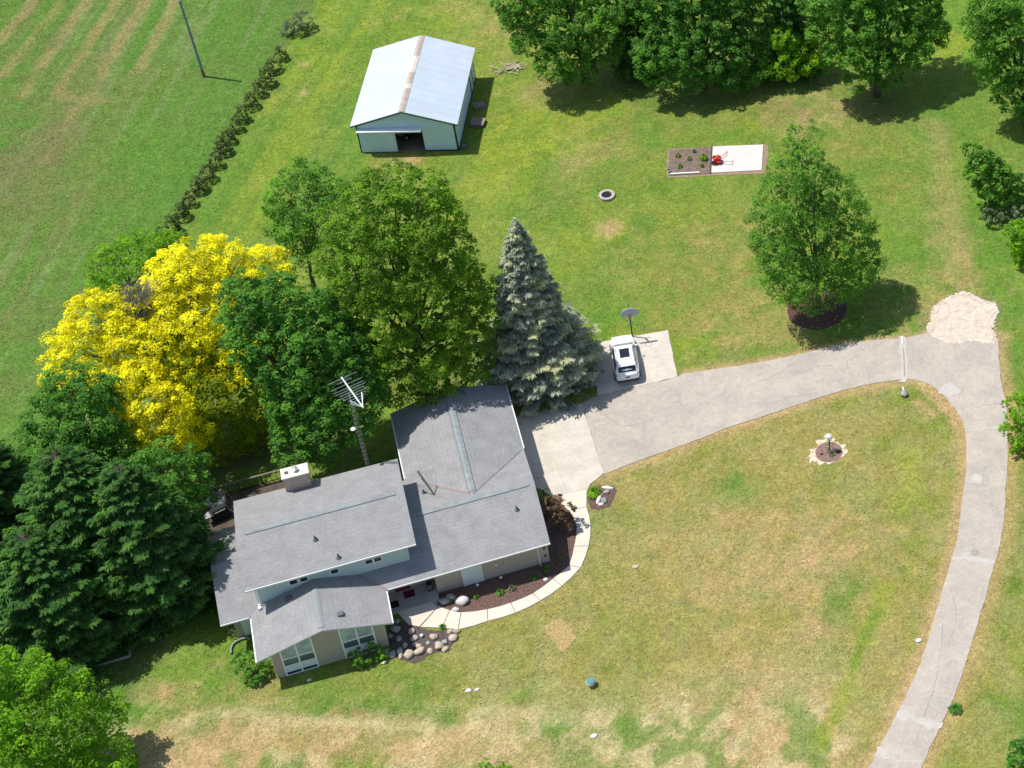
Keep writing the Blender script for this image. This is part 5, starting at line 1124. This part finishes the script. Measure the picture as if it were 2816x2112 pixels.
for i, (x, y, a, b, rz, k, lab) in enumerate(RK):
    q = rq(x, y + b * .35); r1 = a * .1085 / 1.273 / 27; r2 = b * .1085 / 1.273 / 23
    me = rock_mesh(r1 * 1.05, r2 * 1.1, (r1 + r2) * .38, 100 + i); me.transform(Matrix.Rotation(rz - .3, 4, 'Z')); me.transform(Matrix.Translation(q))
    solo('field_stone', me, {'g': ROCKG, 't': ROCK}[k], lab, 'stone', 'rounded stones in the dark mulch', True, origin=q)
for i, (x, y, a, b, k, lab) in enumerate(((750, 697, 45, 28, 'w', 'large white limestone boulder in the red mulch near the porch'), (615, 700, 36, 20, 'g', 'grey slab boulder left of the large white boulder'), (668, 672, 36, 22, 'g', 'upper grey boulder behind the large white boulder'), (700, 764, 26, 14, 'w', 'small white stone on the walkway edge below the large white boulder'), (553, 716, 12, 9, 'g', 'tiny stone at the porch end of the mulch bed'), (1385, 535, 16, 12, 'w', 'little pale stone at the walkway end of the black edging'))):
    q = at(*c4(x, y + b * .5)); r1 = a * .3617 / 1.273 / 27; r2 = b * .3617 / 1.273 / 22
    me = rock_mesh(r1, r2, (r1 + r2) * .42, 200 + i); me.transform(Matrix.Rotation(-.3, 4, 'Z')); me.transform(Matrix.Translation(q)); solo('boulder', me, {'g': ROCKG, 'w': ROCKW}[k], lab, 'boulder', smooth=True, origin=q)
iq = lambda x, y: at((1580 + .0633 * x) / 1.27306, (1310 + .0633 * y) / 1.27306)
for i, (x, y, a, b, rz, k, lab) in enumerate(((1440, 520, 250, 65, -.2, 'w', 'long white stone at the top of the little corner bed'), (1080, 1010, 90, 230, -.25, 'w', 'pale upright stone beside the hosta in the corner bed'), (1150, 1250, 120, 70, 0, 'w', 'cream stone at the lower point of the corner bed'), (1300, 1090, 130, 110, 0, 'g', 'dark grey stone in the corner bed'), (1400, 720, 130, 90, .3, 'g', 'brown grey stone in the middle of the corner bed'))):
    q = iq(x, y); r1 = a * .0633 / 1.273 / 27; r2 = b * .0633 / 1.273 / 23
    me = rock_mesh(r1, r2, max(.1, min(r1, r2) * .9), 230 + i); me.transform(Matrix.Rotation(rz - .3, 4, 'Z')); me.transform(Matrix.Translation(q)); solo('stone', me, {'g': ROCKG, 'w': ROCKW}[k], lab, 'stone', smooth=True, origin=q)


def tuft(name, label, p, r, h, m_, n=60, seed=1, cat='plant', w=.03, group=None):
    """arching blades from one root"""
    rg = random.Random(seed); mb = MB(); p = Vector(p); ti = []
    for k in range(n):
        a = rg.uniform(0, 6.28); l = r * rg.uniform(.5, 1.1); d = Vector((math.cos(a), math.sin(a), 0)); s_ = Vector((-d.y, d.x, 0)) * w * rg.uniform(.7, 1.3); hh = h * rg.uniform(.7, 1.1)
        pts = [p + d * .02, p + d * l * .45 + Vector((0, 0, hh)), p + d * l + Vector((0, 0, hh * rg.uniform(.3, .75)))]
        mb.add([pts[0] - s_ * .6, pts[0] + s_ * .6, pts[1] + s_, pts[1] - s_], [(0, 1, 2, 3)]); mb.add([pts[1] - s_, pts[1] + s_, pts[2] + s_ * .25, pts[2] - s_ * .25], [(0, 1, 2, 3)])
        t0 = rg.random(); ti += [t0, t0]
    me = mb.mesh(name); a = me.attributes.new('tint', 'FLOAT', 'FACE'); a.data.foreach_set('value', ti)
    return solo(name, me, m_, label, cat, group, origin=p)


tuft('weed', 'round green weed at the right verge of the drive near the bottom of the photo', at(*c6(1690, 1215)), .5, .3, LM['dark'], 90, 77, w=.06)
tuft('hosta', 'bright green hosta clump at the left of the corner bed by the walkway', iq(850, 780), .55, .42, LM['hosta'], 90, 3, w=.07)
for i, (x, y, r, lab) in enumerate(((855, 670, .28, 'small green plant beside the white boulder in the red mulch'), (1035, 640, .36, 'wide green plant in the middle of the red mulch bed'), (1130, 610, .3, 'paler green plant right of the wide one in the red mulch'), (1290, 530, .3, 'spiky green plant near the right part of the red mulch bed'), (1390, 470, .34, 'green plant in the shade by the downspout'), (600, 905, .26, 'green tuft growing at the edge of the cream walkway'), (665, 700, .22, 'little green plant between the grey boulders'))):
    tuft('bed_plant', lab, at(*c4(x, y)), r, .28, LM['green'] if i != 2 else LM['pale'], 46, 20 + i, w=.035)
for i, (x, y, lab) in enumerate(((870, 598, 'white bed light in the shade left of the pale door'), (1048, 540, 'white bed light in the shade right of the pale door'))):
    q = at(*c4(x, y)); lt = thing('path_light', lab, 'light', q); put('stake', MB().tube([(0, 0, 0), (0, 0, .28)], .015, 6), BLK, lt, local=True); put('cap', MB().lathe((0, 0, .28), [(0, 0), (.1, .0), (.09, .05), (0, .1)], 12), WHITE, lt, local=True)
tree('flower_bush', 'magenta flowers in the shade beside the front gable wall', (rq(390, 1170).x, rq(390, 1170).y, 0), [((1040 + .1085 * 350) / 1.27306, (1640 + .1085 * 1120) / 1.27306, 0, .22), ((1040 + .1085 * 430) / 1.27306, (1640 + .1085 * 1110) / 1.27306, 0, .2)], LM['pink'], .01, 92, cat='flowers', leaf=.05, dens=10, rc=(.1, .16))
solo('garden_ornament', MB().lathe(rq(1110, 1030), [(0, 0), (.1, 0), (.05, .08), (.12, .16), (.1, .24), (0, .27)], 12), mat('pale blue glaze', (.55, .68, .70), .3), 'small pale blue ornament among the tan stones', 'ornament')
solo('bed_edging', MB().tube([at(*c4(x, y)) + Vector((0, 0, .06)) for x, y in ((1345, 425), (1355, 470), (1385, 515), (1430, 522), (1480, 490))], .04, 6), mat('black edging', (.03, .03, .03), .6), 'black curved edging between the downspout and the walkway', 'edging')
tree('shrub', 'round grey green bush in the dark corner of the mulch bed by the meters', c4(1485, 405), [c4(1470, 375) + (.1, .34), c4(1500, 385) + (0, .32), c4(1480, 395) + (-.1, .3)], LM['pine'], .02, 93, cat='shrub', leaf=0.095, dens=6, rc=(.12, .2))

# ------------------------------------------------------------ lamp, well, fire pit, vegetable garden, debris
t = thing('lamp_post', 'dark lamp post with a white lantern in the round mulch bed on the front lawn', 'lamp post', at(1792, 974))
put('post', MB().tube([(0, 0, -.1), (0, 0, 1.25)], .05, 10), MET, t, local=True)
lh = put('lantern', MB().lathe((0, 0, 1.25), [(.05, 0), (.17, .06), (.22, .36), (.2, .38), (0, .38)], 8), mat('frosted lantern glass', (.72, .74, .76), .25), t, local=True)
put('lantern_cap', MB().lathe((0, 0, 1.63), [(.24, 0), (.2, .06), (.06, .16), (0, .22)], 8), mat('white lantern cap', (.72, .68, .66), .5), lh, local=True)
lv = at(1792, 974); v_, ti_ = crown([(np.array([lv.x, lv.y, .45 + .3 * k]), .36 - .07 * k, .3) for k in range(4)], dens=7, leaf=.08, rc=(.12, .22), rg=np.random.default_rng(5)); me = quad_mesh('climbing_plant', v_, np.arange(len(v_), dtype=np.int32).reshape(-1, 4), ti_)
solo('climbing_plant', me, LM['dark'], 'dark green plant growing round the foot of the lamp post', 'plant', origin=lv)
lq = lambda x, y: at((2180 + .0904 * x) / 1.27306, (1170 + .0904 * y) / 1.27306)
tuft('bed_plant', 'grey green plant in front of the lamp post', lq(1200, 890), .3, .2, LM['pale'], 60, 41); tuft('bed_plant', 'tiny brown green plant left of the lamp post', lq(875, 890), .14, .12, LM['rust'], 30, 42); tuft('bed_plant', 'small dark red plant right of the lamp post', lq(1390, 825), .16, .12, LM['rust'], 30, 43)
wq = at(1277, 1480)
t = thing('well_cap', 'well casing with a teal lid standing in the front lawn', 'well cap', wq)
put('casing', MB().lathe((0, 0, -.1), [(.2, 0), (.2, .42), (.26, .44), (.26, .5)], 20), mat('tan casing', (.42, .33, .24), .8, .15, 5), t, local=True)
put('lid', MB().lathe((0, 0, .4), [(.0, .0), (.27, .0), (.27, .07), (.22, .1), (0, .11)], 20), mat('teal lid', (.10, .24, .25), .5, .1, 6), t, local=True); put('rim', MB().lathe((0, 0, .385), [(.28, 0), (.31, .02), (.28, .05), (.27, .02)], 20), mat('pale rim', (.5, .46, .4), .7), t, local=True)
fp = at(1311, 424)
t = thing('fire_pit', 'round stone fire pit on the back lawn', 'fire pit', fp)
bl = MB()
for k in range(16):
    a = k * 2 * math.pi / 16; Mx = Matrix.Rotation(a, 4, 'Z') @ Matrix.Translation((.55, 0, 0)); bl.box(-.12, .12, -.10, .10, -.02, .2 + random.uniform(-.01, .02), M=Mx)
put('ring', bl, mat('grey fire pit block', (.44, .38, .34), .9, .15, 6), t, local=True); put('ash', MB().lathe((0, 0, .02), [(.44, 0), (.3, .03), (0, .05)], 16), mat('black ash', (.02, .02, .02), .95), t, local=True)
# vegetable bed
for i, (x, y, r, m_, lab) in enumerate(((1025, 490, .42, 'hosta', 'largest green vegetable plant beside the concrete slab'), (805, 495, .26, 'pale', 'pale bluish plant in the middle of the vegetable bed'), (640, 450, .3, 'goldg', 'straggly yellowish plant on the left of the vegetable bed'), (665, 610, .3, 'green', 'grey green plant at the front of the vegetable bed'), (880, 385, .2, 'dark', 'small dark green plant at the back of the vegetable bed'), (1000, 605, .2, 'dark', 'small plant at the front right of the vegetable bed'))):
    tuft('vegetable_plant', lab, at(*cg(x, y)), r, .3 if i else .5, LM[m_], 40 if i else 90, 50 + i, 'vegetable', w=.05, group='plants in the vegetable bed')
solo('white_pipe', MB().tube([at(*cg(520, 725)) + Vector((0, 0, .12)), at(*cg(965, 700)) + Vector((0, 0, .12))], .07, 8), WHITE, 'long white pipe lying along the front of the vegetable bed', 'pipe')
solo('bucket', MB().lathe(at(*cg(495, 675)), [(0, 0), (.12, 0), (.15, .26), (.13, .26), (.11, .05), (0, .05)], 14), WHITE, 'white bucket at the front left corner of the vegetable bed', 'bucket')
BWD = mat('dark border timber', (.10, .07, .06), .9); ta, tb_ = at(*cg(1150, 300)), at(*cg(1127, 708))
solo('border_timber', MB().tube([ta + Vector((0, 0, .09)), tb_ + Vector((0, 0, .09))], .07, 4), BWD, 'dark timber between the vegetable soil and the white slab', 'timber')
tq = at(*cg(1255, 545)); tq.z = .08
t = thing('garden_tiller', 'red garden tiller standing on the white concrete slab', 'tiller', tq, R(-20)); RED = mat('red enamel', (.55, .05, .03), .4)
put('engine', MB().box(-.3, .18, -.22, .22, .32, .62).box(-.18, .08, -.15, .15, .62, .76), RED, t, local=True); bevel(bpy.data.objects['engine'], .05)
put('hood', MB().box(-.5, .2, -.36, .36, .18, .32), RED, t, local=True)
for y in (-.36, .36): w_ = put('wheel', MB().tube([(-.35, y - .07, .22), (-.35, y + .07, .22)], .22, 14), RUB, t, local=True); put('rim', MB().tube([(-.35, y - .08, .22), (-.35, y + .08, .22)], .1, 10), RED, w_, local=True)
put('handlebar', MB().tube([(.15, -.15, .45), (.75, -.26, 1.0), (.8, -.26, 1.0)], .025, 6).tube([(.15, .15, .45), (.75, .26, 1.0), (.8, .26, 1.0)], .025, 6).tube([(.75, -.26, 1.0), (.75, .26, 1.0)], .025, 6), mat('dark red bar', (.25, .03, .03), .5), t, local=True)
put('tine', MB().tube([(.1, -.28, .12), (.1, .28, .12)], .11, 8), RUB, t, local=True)
# a pile of dead branches by the trees and sticks on the lawn
DW = mat('bleached dead wood', (.48, .40, .31), .9, .2, 6)
def sticks(name, lab, c, n, r, seed, rr=.025):
    rg = random.Random(seed); mb = MB(); c = Vector(c)
    for k in range(n):
        a = rg.uniform(0, 6.28); p = c + Vector((rg.uniform(-r, r), rg.uniform(-r, r) * .6, rg.uniform(.03, .2))); d = Vector((math.cos(a), math.sin(a) * .6, rg.uniform(-.05, .1))) * rg.uniform(.3, 1) * r
        mb.tube([p - d, p + Vector((rg.uniform(-.1, .1), rg.uniform(-.1, .1), .03)), p + d], [rr, rr * .8, rr * .4], 5)
    return solo(name, mb, DW, lab, 'branches', origin=c)
sticks('branch_pile', 'pale pile of dead branches on the grass right of the barn', at(1093, 150), 26, 1.1, 5, .05)
solo('drain_stone', rock_mesh(.3, .35, .2, 300), ROCKG, 'grey stone at the end of the driveway joint on the lawn side', 'stone', smooth=True); bpy.data.objects['drain_stone'].location = at(1953, 853)
jp = MB().tube([at(1951, 838) + Vector((0, 0, .06)), at(1954, 858) + Vector((0, 0, .1))], .07, 8)
solo('drain_pipe', jp, WHITE, 'short white drain pipe at the end of the driveway joint', 'pipe')
solo('white_pipe', MB().tube([at(1949, 728) + Vector((0, 0, .06)), at(1950, 744) + Vector((0, 0, .06))], .05, 8), WHITE, 'white pipe end lying across the upper edge of the drive', 'pipe')
for i, (x, y, a, lab) in enumerate(((1985, 1384, .3, 'pale flat stone on the grass at the left edge of the drive'), (1283, 1590, .28, 'pale stone in the dry grass at the bottom of the lawn'), (1012, 1492, .26, 'pair of pale stones on the lawn below the house'), (1372, 1225, .3, 'flat tan stone on the lawn right of the house corner'), (1030, 1490, .2, 'smaller pale stone next to the pair below the house'), (830, 1432, .2, 'white stone at the edge of the dark shrub bed'), (668, 1469, .18, 'white stone by the sprawling bush at the gable corner'))):
    q = at(x, y); a *= .8; me = rock_mesh(a * 1.1, a * .75, a * .3, 310 + i); me.transform(Matrix.Translation(q)); solo('lawn_stone', me, ROCKW if i != 3 else ROCK, lab, 'stone', smooth=True, origin=q)

# loose stones spilling from the gravel patch into the grass
rgp = random.Random(9); lg = MB(); gp = [at(*p) for p in GRAV]; gc_ = at(2080, 690)
for k in range(420):
    i = rgp.randrange(len(gp) - 3); p = gp[i].lerp(gp[i + 1], rgp.random()); d_ = (p - gc_).normalized(); p = p + d_ * (rgp.expovariate(1 / .35) - .5); r = rgp.uniform(.03, .09); z_ = .035
    lg.add([(p.x + r, p.y, z_), (p.x, p.y + r * .8, z_), (p.x - r, p.y, z_), (p.x, p.y - r * .8, z_), (p.x, p.y, z_ + r * .7), (p.x, p.y, -.02)], [(0, 1, 4), (1, 2, 4), (2, 3, 4), (3, 0, 4), (1, 0, 5), (2, 1, 5), (3, 2, 5), (0, 3, 5)])
o = put('loose_gravel', lg, A_['gravel']); o['kind'] = 'stuff'; tag(o, 'loose pale stones round the gravel patch', 'gravel')

# ------------------------------------------------------------ grass tufts and straw litter
def ground_colour(x, y):
    i = np.clip(np.searchsorted(GX[:, 0], x) - 1, 0, GX.shape[0] - 1); j = np.clip(np.searchsorted(GY[0], y) - 1, 0, GX.shape[1] - 1); return GCOL[i, j]


def inside(polys, x, y):
    r = np.zeros(len(x), bool)
    for P in polys:
        P = np.array([(p[0], p[1]) for p in P]); c = np.zeros(len(x), bool); j = len(P) - 1
        for i in range(len(P)):
            xi, yi = P[i]; xj, yj = P[j]
            with np.errstate(divide='ignore', invalid='ignore'): c ^= ((yi > y) != (yj > y)) & (x < (xj - xi) * (y - yi) / (yj - yi + 1e-12) + xi)
            j = i
        r |= c
    return r


HARD = [drive, apron, bed, rb, poly(GRAV), poly([cc(225, 790), cc(1310, 600), cc(1455, 1310), cc(235, 1600)]), poly([cg(470, 325), cg(1995, 262), cg(1960, 700), cg(470, 770)]), [(-1.6, 8.4), (5.3, 8.4), (5.3, 11.5), (16.3, 11.5), (16.3, 26), (8.9, 26), (8.9, 19.3), (-3.6, 19.3), (-3.6, 12.4), (-1.6, 12.4)], ib] + wl + [[(bm_ @ Vector(p)).to_2d() for p in ((.3, .3, 0), (BW - .3, .3, 0), (BW - .3, BL - .3, 0), (.3, BL - .3, 0))]]


def scatter(n, seed, x0=-20, x1=75, y0=-17, y1=97):
    rg = np.random.default_rng(seed); x = rg.uniform(x0, x1, n); y = rg.uniform(y0, y1, n)
    P = np.stack([x, y, np.zeros(n)], 1) - np.array(CP); w = P @ np.array(FW); u = (1408 + PX0 + FOC * (P @ np.array(RT)) / w); v = (1056 + PY0 - FOC * (P @ np.array(UP)) / w)
    k = (u > -150) & (u < 2966) & (v > -150) & (v < 2262); x, y = x[k], y[k]; k = ~inside(HARD, x, y); return x[k], y[k], rg


def grass_mat():
    M = bpy.data.materials.new('grass blades'); M.use_nodes = True; n = M.node_tree.nodes; l = M.node_tree.links; b = n['Principled BSDF']; b.inputs['Roughness'].default_value = .8; b.inputs['Specular IOR Level'].default_value = .15
    a = n.new('ShaderNodeAttribute'); a.attribute_name = 'gcol'; l.new(a.outputs['Color'], b.inputs['Base Color']); return M


x, y, rg = scatter(230000, 3)
n = len(x); kk = vnoise(x, y, 17, 1.3) + .5 * vnoise(x, y, 19, .4); keep = rg.random(n) < sm(.35, 1.0, kk) * .9 + .12; x, y = x[keep], y[keep]; n = len(x)
a = rg.uniform(0, 6.283, n); L_ = rg.uniform(.05, .15, n); h = rg.uniform(.015, .05, n); d = np.stack([np.cos(a), np.sin(a)], 1); s_ = np.stack([-d[:, 1], d[:, 0]], 1); w = rg.uniform(.02, .055, n)[:, None]
p = np.stack([x, y], 1); z0 = np.full((n, 1), -.005)
V = np.stack([np.hstack([p - s_ * w, z0]), np.hstack([p + s_ * w, z0]), np.hstack([p + d * L_[:, None] + s_ * w * .6, h[:, None]]), np.hstack([p + d * L_[:, None] - s_ * w * .6, h[:, None] * .8])], 1).reshape(-1, 3)
me = quad_mesh('grass', V, np.arange(4 * n, dtype=np.int32).reshape(-1, 4))
gc = ground_colour(x, y) * rg.uniform(.8, 1.4, (n, 1)) * np.array([1.03, 1.0, .95]); at_ = me.attributes.new('gcol', 'FLOAT_COLOR', 'FACE'); at_.data.foreach_set('color', np.hstack([gc, np.ones((n, 1))]).astype(np.float32).ravel())
o = put('grass', me, grass_mat()); o['kind'] = 'stuff'; tag(o, 'short mown grass tufts over the lawn and field', 'grass')
# pale dead stalks in the front lawn
fx_, fy_, rg = scatter(42000, 5); c0 = at(1450, 1500); dist = np.hypot((fx_ - c0.x) / 26, (fy_ - c0.y) / 16); keep = rg.random(len(fx_)) < sm(1.2, .2, dist) * (.10 + .9 * sm(.48, .72, fbm(fx_, fy_, 61, 3.5, 3))); x, y = fx_[keep], fy_[keep]; n = len(x)
a = rg.normal(.6, 1.1, n); L_ = rg.uniform(.04, .17, n); d = np.stack([np.cos(a), np.sin(a)], 1); s_ = np.stack([-d[:, 1], d[:, 0]], 1); w = rg.uniform(.01, .035, n)[:, None]; p = np.stack([x, y], 1); z = rg.uniform(.03, .07, (n, 1))
V = np.stack([np.hstack([p - d * L_[:, None], z]), np.hstack([p + s_ * w, z + .01]), np.hstack([p + d * L_[:, None], z + .02]), np.hstack([p - s_ * w, z + .01])], 1).reshape(-1, 3)
me = quad_mesh('dead_grass', V, np.arange(4 * n, dtype=np.int32).reshape(-1, 4)); o = put('dead_grass', me, mat('pale dead grass', (.42, .36, .19), .9, .3, 3)); o['kind'] = 'stuff'; tag(o, 'pale dead grass stalks scattered in the front lawn', 'dead grass')
